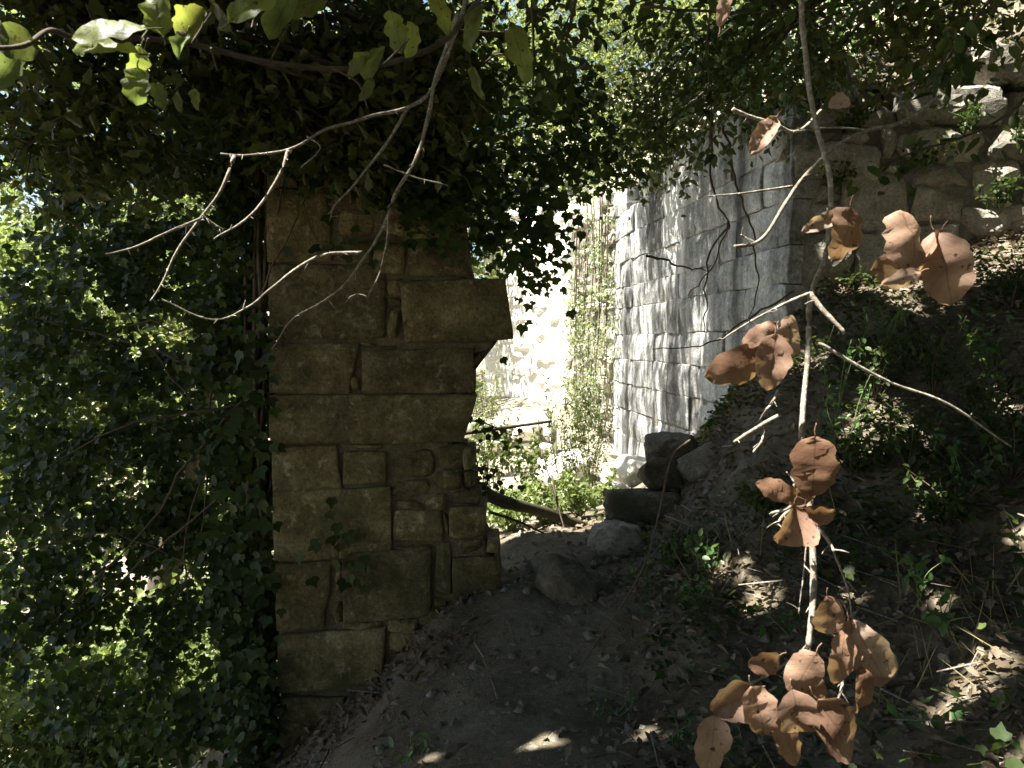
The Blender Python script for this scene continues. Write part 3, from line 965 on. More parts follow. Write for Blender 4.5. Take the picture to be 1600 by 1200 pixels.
# -- overhead oaks: their crowns shade the path, the wall end and the bank; leaves are left out along sun lines to place sunflecks
FLECKS = [(P(1272, 720, 1.06), .07), (P(1206, 560, 1.12), .05), (P(1235, 525, 1.14), .03), (P(1430, 360, 1.1), .05), (P(1320, 360, 1.18), .05), (P(1412, 436, 1.06), .03),
          (P(1258, 600, 1.2), .03), (P(1180, 672, 1.3), .06), (P(1215, 340, 1.65), .06), (P(1180, 378, 1.6), .05), (P(1300, 225, 1.7), .04), (P(165, 45, .82), .09), (P(40, 70, .85), .05),
          (P(213, 130, .88), .05), (P(650, 250, 2.0), .05), (P(400, 242, 1.8), .05), (P(255, 440, 1.68), .05), (P(980, 845, 4.7), .07), (P(1330, 560, 4.0), .16), (P(1290, 620, 4.9), .10),
          (P(1175, 880, 3.3), .06), (P(1100, 790, 3.6), .07), (P(835, 1165, 2.75), .05), (P(645, 1150, 2.85), .03), (P(1010, 1120, 2.8), .05), (P(1470, 1090, 2.2), .06), 
          (P(1580, 1150, 2.3), .06), (P(1150, 1080, 1.05), .03), (P(1560, 100, 5.0), .3), (P(1570, 290, 4.9), .16), (P(1470, 320, 5.0), .14), (P(1350, 320, 5.1), .1), (P(1360, 600, 4.2), .08),
          (P(1500, 170, 4.95), .09), (P(1330, 250, 5.15), .09), (P(1250, 230, 5.3), .09), (P(1240, 820, 1.08), .04), (P(1190, 212, 1.5), .04), (P(1350, 1150, 1.9), .05), (P(1590, 770, 3.0), .03), (P(1420, 700, 3.4), .02), (P(1500, 980, 2.4), .03), (P(1450, 880, 2.8), .02), (P(1300, 880, 3.1), .02), (P(1540, 560, 4.0), .04),
          (P(1255, 660, 1.2), .03), (P(1268, 900, 1.1), .03), (P(1400, 600, 1.18), .02), (P(340, 300, 1.75), .04), (P(430, 290, 1.8), .04), (P(560, 410, 1.9), .03), (P(420, 451, 1.83), .03), (P(200, 387, 1.65), .03),
          (P(1400, 430, 4.9), .05), (P(1580, 1080, 2.3), .03), (P(1130, 880, 3.3), .03), (P(500, 475, 1.88), .03), (P(1150, 570, 1.18), .02)]
SUNV = np.array(TO_SUN)


def fleck_keep(p):
    ok = np.ones(len(p), bool)
    for t, r in FLECKS:
        d = p - np.array(t)
        al = d @ SUNV
        off = np.linalg.norm(d - al[:, None] * SUNV, axis=1)
        ok &= ~((off < r + .10) & (al > .12))
    return ok


def shade_prob(p):
    """how closed the crowns are, by where their shadow falls"""
    k = (p[:, 2] - 1.0) / SUNV[2]
    sx, sy = p[:, 0] - SUNV[0] * k, p[:, 1] - SUNV[1] * k
    pr = np.where(sy < 5.2, 1.0, 0.0)
    pr = np.where((sx > .75) & (sy >= 5.2) & (sy < 5.75), .85, pr)
    pr = np.where((sx > 1.5) & (sy < 5.9), .8, pr)
    pr = np.where((sx > 1.35) & (sy >= 5.9) & (sy < 7.0), .9, pr)
    pr = np.where((sx > .7) & (sy >= 7.0) & (sy < 8.0), .5, pr)
    pr = np.where((sx > .7) & (sy >= 8.0) & (sy < 10.5), .18, pr)
    return pr


def crown_blobs(x0, x1, y0, y1, n, nl, zlo=4.6):
    out = []
    for i in range(n):
        x, y = random.uniform(x0, x1), random.uniform(y0, y1)
        zl = max(zlo, 2.3 + .52 * max(y, 0) + (max(0, x - 2) * .3))
        out.append(((x, y, zl + random.uniform(0, 2.6)), (.9, .9, .45), nl, 24, .2))
    return out


def crown_keep(p):
    return (RNG.uniform(0, 1, len(p)) < shade_prob(p)) & fleck_keep(p)


blobs = crown_blobs(-8.5, 1.5, -5, 6.2, 150, 800) + crown_blobs(-5, -1, 1, 4.8, 70, 800)
tree('oak_tree', 'oak tree overhanging the path from the left, its shaded crown closing the top', (-3.6, 1.2, gh(-3.6, 1.2)), (-2.8, 1.6, 5.4), blobs, M_OAK, T_OV, 0.125,
     r0=.2, up=.9, droop=.1, keep=crown_keep, twig=False)
blobs = crown_blobs(-1.5, 7.5, -4, 5.8, 130, 800)
tree('oak_tree', 'oak tree on the bank whose crown shades the rubble at the right', (4.3, 1.4, gh(4.3, 1.4)), (3.6, 1.6, 6.4), blobs, M_OAK, T_OV, 0.125,
     r0=.18, up=.9, droop=.1, keep=crown_keep, twig=False)
blobs = [(b[0], (.4, .4, .3), 420, 5, .10) for b in crown_blobs(-2.6, 0.4, 5.3, 9.2, 80, 0)]
tree('oak_tree', 'tall oak beside the gap throwing dappled shade on the ashlar wall', (-3.4, 6.4, gh(-3.4, 6.4)), (-2.2, 6.6, 6.8), blobs, M_OAK, T_OV, 0.10,
     r0=.14, up=.7, droop=.1, keep=crown_keep, twig=False)
blobs = [((random.uniform(-8, 8), random.uniform(-8.5, -6), random.uniform(0, 7.5)), (1.2, .8, .9), 300, 12, .3) for i in range(60)]  # unseen foliage wall added behind the viewer to block sky light
tree('oak_tree', 'unseen oak foliage added behind the viewer to block sky light', (-1.6, -7.2, gh(-1.6, -7.2)), (-1.4, -7.0, 5), blobs, M_OAK, T_OV, 0.22, r0=.2, up=.3, twig=False)
# low boughs of the near oak that reach into the picture
bg_ = [B(b[0], b[1], b[2], (.36, .36, .2), b[3], 14, .09) for b in
       [(60, 20, 3.0, 420), (230, 120, 3.4, 520), (90, 190, 3.2, 420), (380, 60, 3.2, 480), (520, 30, 3.6, 420), (330, 190, 3.7, 420), (20, 110, 2.8, 360), (300, 20, 3.4, 420),
        (640, 60, 3.6, 300), (450, 130, 3.7, 480), (160, -40, 3.2, 500), (420, -60, 3.4, 500), (650, -60, 3.6, 380), (150, 230, 3.6, 380), (40, 240, 3.4, 300), (540, 150, 3.6, 420), (250, 250, 3.8, 320), (470, 190, 3.5, 300), (620, 140, 3.5, 340), (690, 190, 3.5, 260), (580, 230, 3.6, 160), (760, 110, 3.6, 200), (830, 60, 3.6, 200)]]
tree('oak_bough', 'low shaded oak bough filling the upper left of the picture', P(-500, -120, 3.0), P(200, 40, 3.3), bg_, M_OAK, T_OAK, .07, r0=.05, up=.6, droop=.3, cat='branch', crown_name='foliage', keep=fleck_keep)

bg_ = [B(b[0], b[1], b[2], (.42, .4, .2), b[3], 16, .08) for b in
       [(980, 10, 4.2, 140), (1070, 60, 4.4, 300), (1150, 110, 4.4, 300), (1030, 170, 4.8, 240), (1200, 40, 4.2, 320), (1300, 60, 4.2, 300), (1120, 190, 4.8, 160), (1390, 40, 3.8, 280), (1480, 90, 3.8, 180), (1020, -20, 4.2, 220), (1250, 150, 4.4, 150),
        (1560, 20, 3.4, 220), (1000, 225, 4.9, 260), (960, 210, 4.9, 110), (1080, 150, 4.6, 260), (1150, 165, 4.6, 240), (1400, 90, 4.0, 160), (1330, 100, 4.2, 200), (1050, 255, 5.0, 120)]]
tree('oak_bough', 'leafy shaded bough over the top of the ashlar wall', P(1750, -200, 3.4), P(1200, 10, 4.2), bg_, M_OAK, T_OV, .06, r0=.03, up=.5, droop=.3, cat='branch', crown_name='foliage', keep=fleck_keep)

# -- ivy on the wall end
ivy = thing('ivy', 'thick dark ivy clothing the left edge and top of the wall end', 'ivy', (-1.45, 4.15, -0.6))
IB = []
for b in [(390, 150, 4.25, .22, .3, 500), (370, 330, 4.25, .2, .35, 520), (365, 520, 4.25, .18, .35, 480), (365, 700, 4.3, .18, .35, 460), (375, 880, 4.2, .18, .35, 500),
          (385, 1040, 4.1, .16, .3, 480), (400, 1150, 4.0, .16, .2, 300), (260, 420, 4.6, .36, .42, 640), (250, 640, 4.6, .36, .42, 600), (250, 820, 4.5, .36, .4, 520),
          (270, 220, 4.5, .34, .35, 520), (130, 380, 4.7, .36, .42, 560), (100, 560, 4.6, .34, .42, 500), (110, 760, 4.5, .36, .4, 460), (120, 930, 4.3, .34, .3, 330),
          (90, 250, 4.4, .3, .3, 350), (280, 990, 4.3, .3, .25, 240), (30, 650, 4.3, .25, .4, 170), (25, 850, 4.2, .25, .3, 130),
          (560, 120, 4.2, .4, .2, 700), (690, 150, 4.4, .36, .3, 380), (770, 220, 4.5, .34, .34, 330), (800, 330, 4.6, .25, .3, 240), (840, 410, 4.65, .14, .16, 140),
          (720, 300, 4.5, .24, .26, 240), (790, 120, 4.6, .34, .3, 220), (880, 250, 4.7, .26, .12, 220), (960, 270, 4.8, .24, .07, 130), (480, 150, 4.1, .3, .22, 420), (880, 150, 4.7, .2, .25, 150),
          (660, 20, 4.5, .4, .3, 420), (60, 480, 4.2, .3, .3, 200), (398, 230, 4.3, .07, .3, 260), (398, 420, 4.3, .06, .3, 260), (398, 600, 4.3, .06, .3, 260), (402, 780, 4.3, .06, .3, 260), (404, 960, 4.3, .06, .3, 260), (40, 760, 4.0, .26, .3, 200), (160, 1080, 4.2, .36, .2, 170), (60, 1000, 4.0, .3, .2, 170), (300, 1120, 4.1, .3, .16, 200), (450, 150, 3.92, .2, .12, 200), (560, 190, 3.9, .3, .14, 330), (500, 240, 3.9, .3, .1, 160), (620, 250, 3.88, .3, .12, 220), (470, 110, 3.85, .3, .16, 300), (600, 110, 3.85, .3, .16, 300), (705, 260, 3.9, .12, .2, 200), (660, 230, 3.92, .2, .2, 300), (690, 330, 3.95, .08, .14, 90), (600, 290, 3.93, .12, .1, 60),
          (840, 330, 4.6, .2, .3, 200), (760, 380, 4.6, .16, .16, 140), (900, 200, 4.7, .2, .2, 200)]:
    c = P(b[0], b[1], b[2])
    IB.append((tuple(c), (b[3], .24, b[4]), int(b[5] * (.85 if b[0] > 715 else 1.6 if b[0] < 140 else 2.1)), max(6, b[5] // (9 if b[0] > 640 else 14)), .075 if b[0] > 640 else .06))
leaves_obj('foliage', (lambda p: p)(blob_points(IB)), RNG.uniform(.15, 1, sum(b[2] for b in IB)) ** 1.3 * .05 + .024, T_IVY, M_IVY, ivy, 'stuff',
           axis=(0.05, -0.75, 0.4), droop=0.5)
sp = []
for i in range(9):
    x0 = random.uniform(392, 412)
    pts = [P(x0 + random.uniform(-10, 8), y, PY + .1 + random.uniform(0, .12)) for y in (1190, 1000, 800, 600, 420, 260, 140)]
    sp.append(dict(pts=pts, r0=random.uniform(.012, .024), r1=.007, sides=6, n=5, wob=.012))
for i in range(30):
    b = random.choice(IB[7:])
    s = P(405, random.uniform(120, 1000), PY + .2) if b[0][0] < -1 else P(600, 130, PY + .25)
    e = Vector(b[0])
    jv = lambda q: Vector((random.uniform(-q, q), random.uniform(-q, q), random.uniform(-q, q)))
    sp.append(dict(pts=[s, s.lerp(e, .3) + jv(.1), s.lerp(e, .6) + jv(.16), e + jv(.08), e + (e - s) * .2 + jv(.15)], r0=.009, r1=.002, sides=5, n=5, wob=.03))
tubes('stem', sp, M_VINE, ivy)


def unit_leaf(tpl, name, mat, seed):
    r = np.random.default_rng(seed)
    V, F, S = leaf_geo(np.zeros((1, 3)), np.array([1.0]), tpl, axis=(0, -1, .25), droop=.6, rng=r)
    me = mesh_np(name, V, F, S)
    me.materials.append(mat)
    return me


IVY_ME = [unit_leaf(T_IVY, 'ivy_leaf', M_IVY, s) for s in range(14)]


def ivy_leaf(parent, p, s):
    o = bpy.data.objects.new('leaf', random.choice(IVY_ME))
    COL.objects.link(o)
    o.parent = parent
    o.location = Vector(p) - Vector(parent.location)
    o.rotation_euler = (random.uniform(-.3, .3), random.uniform(-.5, .5), random.uniform(-.4, .4))
    o.scale = (s, s, s)
    return o


for i in range(210):     # the leaves that stand out along the corner
    y = random.uniform(470, 1190)
    x = random.gauss(392, 20) + (y > 850) * random.uniform(-20, 24)
    ivy_leaf(ivy, P(x, y, PY - random.uniform(.03, .14)), random.uniform(.05, .085))
for i in range(60):
    ivy_leaf(ivy, P(random.gauss(835, 45), random.gauss(350, 80), 4.4 + random.uniform(-.1, .2)), random.uniform(.05, .08))
# a sprig of ivy climbing the stones
sprig = thing('ivy_sprig', 'small dark ivy sprig climbing the middle stones of the wall end', 'ivy', P(555, 975, PY - .04))
path = [(560, 975), (545, 930), (530, 880), (528, 850), (520, 810), (512, 780)]
tubes('stem', [dict(pts=[P(a, b, PY - .03) for a, b in path], r0=.004, r1=.002, sides=5, n=5)], M_VINE, sprig)
for (a, b) in [(500, 848), (492, 850), (545, 835), (515, 800), (522, 778), (530, 818), (518, 838), (535, 850), (550, 828), (525, 876), (545, 880), (560, 876), (572, 884), (548, 900), (562, 905), (575, 915), (540, 906), (568, 868)]:
    ivy_leaf(sprig, P(a + random.uniform(-3, 3), b, PY - .05), random.uniform(.055, .09))
sprig2 = thing('ivy_sprig', 'ivy sprig hanging over the upper stones beneath the bare twigs', 'ivy', P(500, 400, PY - .04))
tubes('stem', [dict(pts=[P(a, b, PY - .03) for a, b in [(470, 300), (480, 340), (500, 380), (540, 390)]], r0=.004, r1=.002, sides=5, n=5)], M_VINE, sprig2)
for i in range(16):
    ivy_leaf(sprig2, P(random.uniform(450, 600), random.gauss(378, 12), PY - .06), random.uniform(.05, .08))

# -- sunlit bushes down the slope at the left
GB = 'sunlit bushes down the slope'
BUSH = [((-2.6, 6.6), 1.2, 'sunlit bush seen low behind the ivy, nearest the wall corner', [(300, 1000, 6.2), (260, 1120, 5.6), (160, 1080, 5.6)]),
        ((-3.6, 7.0), 1.3, 'bright green bush at the lower left beyond the ivy', [(60, 980, 6.4), (80, 1150, 5.4), (0, 860, 6.4), (-40, 1080, 5.8)]),
        ((-3.2, 8.2), 1.5, 'pale lit bush glimpsed through the ivy at mid height', [(300, 640, 8.0), (220, 780, 7.6), (330, 820, 7.4), (180, 620, 8.4)]),
        ((-4.8, 8.2), 1.5, 'glossy green bush at the left edge of the picture', [(20, 420, 7.6), (60, 560, 7.6), (0, 700, 7.2), (90, 720, 7.6), (-30, 520, 7.4)]),
        ((-3.8, 10.5), 1.8, 'yellow-green bush far behind the ivy and the wall end', [(330, 460, 10.0), (240, 380, 10.4), (160, 480, 10.0), (330, 300, 10.6)])]
for (bx, by), h, lab, cs in BUSH:
    bl = [B(a, b, y, (.8, .6, .6), 2600, 70, .13) for a, b, y in cs]
    tree('bush', lab, (bx, by, gh(bx, by)), (bx, by, gh(bx, by) + h), bl, M_BRIGHT, T_OV, .075, r0=.05, group=GB, cat='bush', up=.6)

# -- trees beyond
GT = 'trees beyond the walls'
TR = [((-6.5, 14), (-6.2, 14, 4), 'tree rising behind the bushes at the upper left', [(60, 300, 13), (180, 220, 14), (20, 160, 13), (280, 160, 14), (120, 60, 14), (300, 20, 14.5), (60, 460, 12.5), (180, 400, 13), (300, 330, 13.5), (380, 480, 13), (200, 560, 12.5), (60, 620, 12), (330, 640, 12), (420, 250, 14), (500, 60, 15)], M_FAR),
      ((-2.2, 18), (-2.2, 18, 6), 'light green tree behind the ivy top over the gap', [(640, 180, 18), (720, 90, 18), (560, 120, 18.5), (760, 250, 17.5), (640, 330, 17.5), (740, 430, 17), (760, 170, 17), (800, 250, 17), (720, 270, 17), (780, 60, 18), (690, 20, 18)], M_FAR),
      ((1.2, 21), (1.2, 21, 8), 'bright feathery tree showing above the far wall', [(900, 120, 20), (950, 40, 21), (860, 190, 20), (980, 150, 20), (880, 20, 21), (830, 110, 20)], M_FAR),
      ((6.5, 22), (6.5, 22, 11), 'tall tree on the hilltop above the ashlar wall', [(1060, 60, 20), (1130, 20, 20), (1010, 10, 22), (1180, 60, 19), (1100, -40, 21)], M_FAR)]
for (tx, ty), tp, lab, cs, mt in TR:
    zb = gh(tx, ty) if tx < 0 else hill_h(tx, ty)
    bl = [B(a, b, y, (1.7, 1.5, 1.2), 2300, 55, .28) for a, b, y in cs]
    tree('tree', lab, (tx, ty, zb), (tp[0], tp[1], max(tp[2], zb + 2)), bl, mt, T_OV, .12, r0=.16, group=GT, up=.4)

# -- shrubs along the wall top at the right
GS = 'shrubs on top of the walls'
SH = [((2.9, 8.0), 'dark leafy shrub on top of the ashlar wall', [(1080, 110, 7.2), (1020, 170, 8.0), (1130, 150, 7.0), (1000, 250, 8.8), (1060, 210, 8.2)], M_OAK, 900),
      ((3.0, 6.4), 'twiggy shrub above the corner where the two walls meet', [(1200, 60, 6.2), (1280, 40, 6.4), (1170, 120, 6.4), (1240, 130, 6.0)], M_HERB, 600),
      ((4.2, 6.8), 'low sparse shrub over the right end of the rubble', [(1400, 30, 6.4), (1480, 20, 6.6), (1350, 80, 6.2)], M_OAK, 450),
      ((2.0, 11.5), 'sunlit shrub spilling over the creeper-covered wall', [(960, 220, 11.5), (920, 190, 12.5), (930, 270, 12.0)], M_BRIGHT, 700)]
for (sx_, sy_), lab, cs, mt, nl in SH:
    zb = hill_h(sx_, sy_)
    bl = [B(a, b, y, (.5, .5, .4), nl, 20, .12) for a, b, y in cs]
    tree('shrub', lab, (sx_, sy_, zb), (sx_, sy_, zb + .5), bl, mt, T_OV, .065, r0=.025, group=GS, cat='shrub', up=.4)

# -- creeper on the rubble stretch and weeds beyond the gap
cr = thing('creeper', 'pale green creeper hanging down the rubble stretch of wall', 'creeper', (1.3, 11.5, 0))
cb = []
for i in range(52):
    u, z = random.uniform(-.4, 2.6), random.uniform(.2, 3.6)
    c = FR_RUB.at(u, z, .12)
    cb.append((tuple(c), (.16, .2, .3), 60, 8, .06))
leaves_obj('foliage', blob_points(cb), RNG.uniform(.035, .06, 52 * 60), T_OV, M_BRIGHT, cr, 'stuff', axis=(-.6, -.4, .5))
cs_ = []
for i in range(12):
    u = random.uniform(-.3, 2.2)
    cs_.append(dict(pts=[FR_RUB.at(u + random.uniform(-.2, .2), z, .07 + random.uniform(0, .06)) for z in (3.7, 2.8, 1.9, 1.0, .2)], r0=.012, r1=.005, sides=5, n=4, wob=.03))
tubes('stem', cs_, M_VINE, cr)


def herb(name, label, base, h, stems, nleaf, ls, mat, spread=.25, group=None, cat='plant', tpl=T_OV, lean=(0, 0), stem_mat=None, r=.0035, up=.5):
    base = Vector(base)
    t = thing(name, label, cat, base, group)
    sp, pts = [], []
    for i in range(stems):
        a = random.uniform(0, 6.28)
        e = base + Vector((math.cos(a) * spread * random.uniform(.3, 1) + lean[0], math.sin(a) * spread * random.uniform(.3, 1) + lean[1], h * random.uniform(.65, 1.05)))
        m = base.lerp(e, .5) + Vector((random.uniform(-.05, .05), random.uniform(-.05, .05), .06 * h))
        sp.append(dict(pts=[base - Vector((0, 0, .02)), m, e], r0=r, r1=r * .35, sides=5, n=6))
        path = catmull([base, m, e], 10)
        for k in range(nleaf):
            p = path[min(len(path) - 1, int(len(path) * random.uniform(.25, 1)))]
            pts.append(tuple(p + Vector((random.gauss(0, .02), random.gauss(0, .02), random.gauss(0, .015)))))
    tubes('stem', sp, stem_mat or M_GSTEM, t)
    leaves_obj('foliage', np.array(pts), RNG.uniform(ls * .6, ls * 1.25, len(pts)), tpl, mat, t, 'stuff', up=up)
    return t


GW = 'weeds in the sun beyond the gap'
for (px_, Y_, h_, st_, lab, mt_) in [
    (770, 7.6, .9, 7, 'sparse tall weed nearest the wall end in the sunny gap', M_BRIGHT), (830, 7.0, .8, 7, 'thin weed standing behind the fallen log', M_BRIGHT),
    (885, 7.2, 1.3, 12, 'tall feathery weed in front of the creeper wall', M_BRIGHT), (925, 7.6, 1.2, 12, 'bushy yellow-green weed at the foot of the creeper wall', M_BRIGHT),
    (850, 6.2, .35, 12, 'low lush weed growing just past the log', M_BRIGHT), (800, 5.9, .3, 12, 'low green weed under the left end of the log', M_BRIGHT),
    (905, 6.3, .4, 12, 'low lush weed beside the pale boulder', M_BRIGHT), (760, 9.2, 1.6, 12, 'drooping weed hanging by the far sunlit wall', M_FAR),
    (780, 6.4, .3, 10, 'ground-hugging weed at the foot of the wall end', M_BRIGHT)]:
    x_ = (px_ - 800) / F_PX * Y_
    herb('weed', lab, (x_, Y_, gh(x_, Y_)), h_, int(st_ * 1.8), 44, .055, mt_, .3 if h_ > .5 else .38, GW, 'weed', T_NARROW if h_ > 1.1 else T_OV)
# dark ivy strand across the bright gap
strand = thing('ivy_strand', 'dark ivy strand hanging off the wall end into the bright gap', 'ivy', P(735, 680, 4.4))
tubes('stem', [dict(pts=[P(a, b, 4.35) for a, b in [(715, 655), (760, 662), (800, 680), (820, 676)]], r0=.006, r1=.002, sides=5, n=5),
               dict(pts=[P(a, b, 4.35) for a, b in [(720, 690), (745, 720), (750, 760), (790, 770)]], r0=.005, r1=.002, sides=5, n=5)], M_VINE, strand)
for i in range(46):
    a, b = random.choice([(775, 675), (800, 680), (760, 668), (745, 715), (752, 745), (775, 760), (745, 735)])
    ivy_leaf(strand, P(random.gauss(a, 14), random.gauss(b, 9), 4.35 + random.uniform(-.06, .06)), random.uniform(.03, .055))

# -- fallen log and sticks in the gap
lg = tag(tubes('fallen_log', [dict(pts=[P(745, 765, 4.75), P(790, 785, 5.2), P(850, 800, 5.6), P(912, 822, 5.9)], r0=.055, r1=.035, sides=9, n=6, knob=.25)], M_LOG),
         'dark log lying across the gap', 'log')
tag(tubes('stick', [dict(pts=[P(765, 800, 5.2), P(810, 815, 5.25), P(868, 842, 5.3)], r0=.012, r1=.006, sides=5, n=5)], M_BARK), 'thin dark stick lying below the log in the gap', 'stick')
tag(tubes('stick', [dict(pts=[P(862, 742, 5.8), P(872, 790, 5.7), P(885, 838, 5.6)], r0=.009, r1=.006, sides=5, n=5)], M_BARK), 'upright dark stick crossing behind the log', 'stick')
tag(tubes('stick', [dict(pts=[P(845, 700, 5.9), P(862, 760, 5.8), P(880, 832, 5.7)], r0=.006, r1=.004, sides=5, n=5)], M_BARK), 'very thin leaning stick rising over the log', 'stick')
tag(tubes('bare_branch', [dict(pts=[P(718, 678, 5.4), P(790, 668, 5.6), P(862, 658, 5.8)], r0=.02, r1=.012, sides=6, n=5)], M_BARK), 'bare branch crossing the bright gap above the terrace wall', 'branch')

# ------------------------------------------------------------------ branches near the camera
def pxtube(path, Y0, Y1, r0, r1, sides=6, wob=0.004, n=6, knob=.25):
    m = len(path)
    pts = [P(a, b, Y0 + (Y1 - Y0) * i / (m - 1)) for i, (a, b) in enumerate(path)]
    return dict(pts=pts, r0=r0, r1=r1, sides=sides, n=n, wob=wob, knob=knob)


def hero_leaf(parent, px, py, Y, length, ang, wr, mat, lobes=4, bend=0.25, cup=.25, yaw=0.0, lobe=.14, name='leaf', seed=0):
    """one large leaf: base -> tip along the picture angle ang (degrees, 0 = right, 90 = up), turned by yaw out of the picture plane"""
    r = random.Random(seed * 77 + 5)
    c = P(px, py, Y)
    L = length / F_PX * Y
    a = math.radians(ang)
    f = Vector((math.cos(a), 0, math.sin(a)))
    n = Vector((0, -1, 0))
    s = f.cross(n)
    cy, sy = math.cos(yaw), math.sin(yaw)
    s, n = s * cy + n * sy, n * cy - s * sy
    tw = r.uniform(-1.3, 1.3)
    roll = r.uniform(-.9, 1.3)
    V, Fc, UV = [], [], []
    N = 15
    cols = (-1, -.55, 0, .55, 1)
    ph = r.uniform(0, 6.28)
    for i in range(N + 1):
        t = i / N
        base = (max(0.0, math.sin(math.pi * t ** .85)) ** .5) if 0 < t < 1 else 0.0
        jg = .10 * noise.noise(Vector((t * 5, seed, 1))) + .05 * noise.noise(Vector((t * 13, seed, 4)))
        jh = .10 * noise.noise(Vector((t * 5, seed, 9))) + .05 * noise.noise(Vector((t * 13, seed, 14)))
        wl = base * (1 + 2 * jg + lobe * math.sin(t * lobes * 2 * math.pi + ph)) * wr / 2 + .006
        wr_ = base * (1 + 2 * jh + lobe * math.sin(t * lobes * 2 * math.pi + ph + .9)) * wr / 2 + .006
        for k in cols:
            ww = (wl if k < 0 else wr_) * k
            tn = tw * (t - .4)
            x, zz = ww * math.cos(tn), ww * math.sin(tn)
            up_ = zz + cup * abs(ww) * 1.2 - bend * (t - .45) ** 2 * 1.3 + .03 * math.sin(t * 11 + k * 3 + ph) * abs(k)
            up_ += roll * ww * ww * (1.2 + t) + .09 * noise.noise(Vector((t * 3.5, k * 1.6, seed * 3.7))) + .04 * noise.noise(Vector((t * 8, k * 3.5, seed)))
            UV.append((k * .5 + .5, t))
            V.append(c + f * ((t - .5) * L) + s * (x * L) + n * (up_ * L))
    m = len(cols)
    for i in range(N):
        for k in range(m - 1):
            q = i * m + k
            Fc.append((q, q + 1, q + m + 1, q + m))
    # leaf stalk
    o0 = len(V)
    d = tube_data([c - f * (.5 * L) - n * (bend * .26 * L), c - f * (.60 * L) - n * (bend * .3 * L) + s * .02 * L, c - f * (.72 * L) - n * (bend * .3 * L)], .0012, .001, 4, 3)
    V += d[0]
    Fc += [tuple(i + o0 for i in q) for q in d[1]]
    UV += [(.5, .5)] * len(d[0])
    o = poly(name, V, Fc, mat, parent)
    lay = o.data.uv_layers.new(name='UVMap')
    lay.data.foreach_set('uv', np.array([UV[i] for q in Fc for i in q], dtype=np.float32).ravel())
    return o


# hanging oak branch with dead brown leaves
hb = thing('oak_branch', 'slender hanging oak branch carrying clusters of dead brown leaves', 'branch', P(1262, 800, 1.15))
tubes('stem', [pxtube([(1252, -30), (1258, 100), (1275, 200), (1298, 290), (1290, 390), (1268, 458), (1262, 540), (1257, 620), (1252, 700)], 1.55, 1.2, .0056, .0048, 8)], M_TWIG, hb)
tubes('stem', [pxtube([(1252, 700), (1262, 760), (1268, 830), (1270, 900), (1268, 960), (1264, 1010)], 1.2, 1.08, .0062, .0045, 8)], M_TWIG, hb)
TW = [([(1266, 458), (1290, 490), (1320, 522)], .0045, .003), ([(1268, 458), (1225, 475), (1185, 495), (1130, 530)], .003, .0015),
      ([(1275, 535), (1330, 565), (1400, 600), (1480, 630), (1580, 698)], .003, .0013), ([(1252, 700), (1243, 750), (1236, 790), (1205, 802)], .004, .0025),
      ([(1270, 815), (1290, 840), (1303, 862)], .0045, .002), ([(1303, 862), (1325, 920), (1332, 970)], .002, .0012), ([(1270, 800), (1240, 770), (1200, 755)], .002, .0015),
      ([(1264, 1010), (1235, 1032), (1200, 1055), (1150, 1080)], .0035, .0015), ([(1264, 1010), (1270, 1050), (1275, 1090)], .003, .0015),
      ([(1268, 960), (1300, 990), (1340, 1020)], .0025, .0014), ([(1318, 1060), (1316, 1080), (1305, 1105)], .003, .002), ([(1236, 795), (1222, 808), (1214, 820)], .003, .002),
      ([(1216, 608), (1205, 630), (1197, 640)], .003, .002), ([(1262, 820), (1255, 900), (1248, 960)], .0015, .001)]
for pth, a, b in TW:
    tubes('twig', [pxtube(pth, 1.2, 1.16, a, b, 6, .003)], M_TWIG, hb)
BL = [(1193, 212, 66, 235, .42, 1.5), (1132, 8, 60, 80, .3, 1.5), (1312, 160, 34, 200, .7, 1.6), (1322, 366, 84, 255, .66, 1.18), (1284, 347, 62, 205, .34, 1.2), (1428, 372, 92, 100, .75, 1.1),
      (1408, 418, 84, 190, .6, 1.12), (1412, 436, 62, 200, .4, 1.06), (1478, 420, 116, 285, .56, 1.14), (1450, 400, 84, 240, .6, 1.16),
      (1152, 572, 98, 200, .52, 1.18), (1206, 566, 88, 262, .52, 1.12), (1236, 526, 66, 80, .72, 1.14), (1190, 520, 62, 35, .42, 1.18), (1172, 552, 70, 215, .5, 1.2),
      (1272, 730, 94, 268, .66, 1.06), (1214, 766, 66, 160, .46, 1.1), (1250, 774, 54, 200, .5, 1.12), (1233, 822, 66, 250, .82, 1.08), (1282, 802, 50, 350, .6, 1.08),
      (1294, 962, 60, 270, .85, 1.05), (1314, 1030, 92, 262, .36, 1.06), (1362, 1026, 120, 300, .5, 1.08), (1256, 1054, 78, 240, .62, 1.07), (1196, 1036, 52, 200, .7, 1.1),
      (1146, 1096, 78, 205, .66, 1.05), (1186, 1112, 82, 285, .6, 1.02), (1246, 1116, 74, 280, .8, 1.0), (1308, 1142, 112, 300, .62, 1.0), (1112, 1166, 92, 262, .56, .98),
      (1232, 1160, 86, 290, .4, 1.02), (1348, 1082, 76, 265, .46, 1.05), (1330, 1010, 84, 275, .34, 1.09), (1268, 1075, 74, 300, .5, 1.1)]
for i, (a, b, l, an, wr, Y) in enumerate(BL):
    hero_leaf(hb, a, b, Y, l * 1.03, an, wr * 1.1, M_BROWN, 4, random.uniform(.1, .5), random.uniform(-.1, .4), random.uniform(-.45, .45), random.uniform(.02, .07), seed=i)

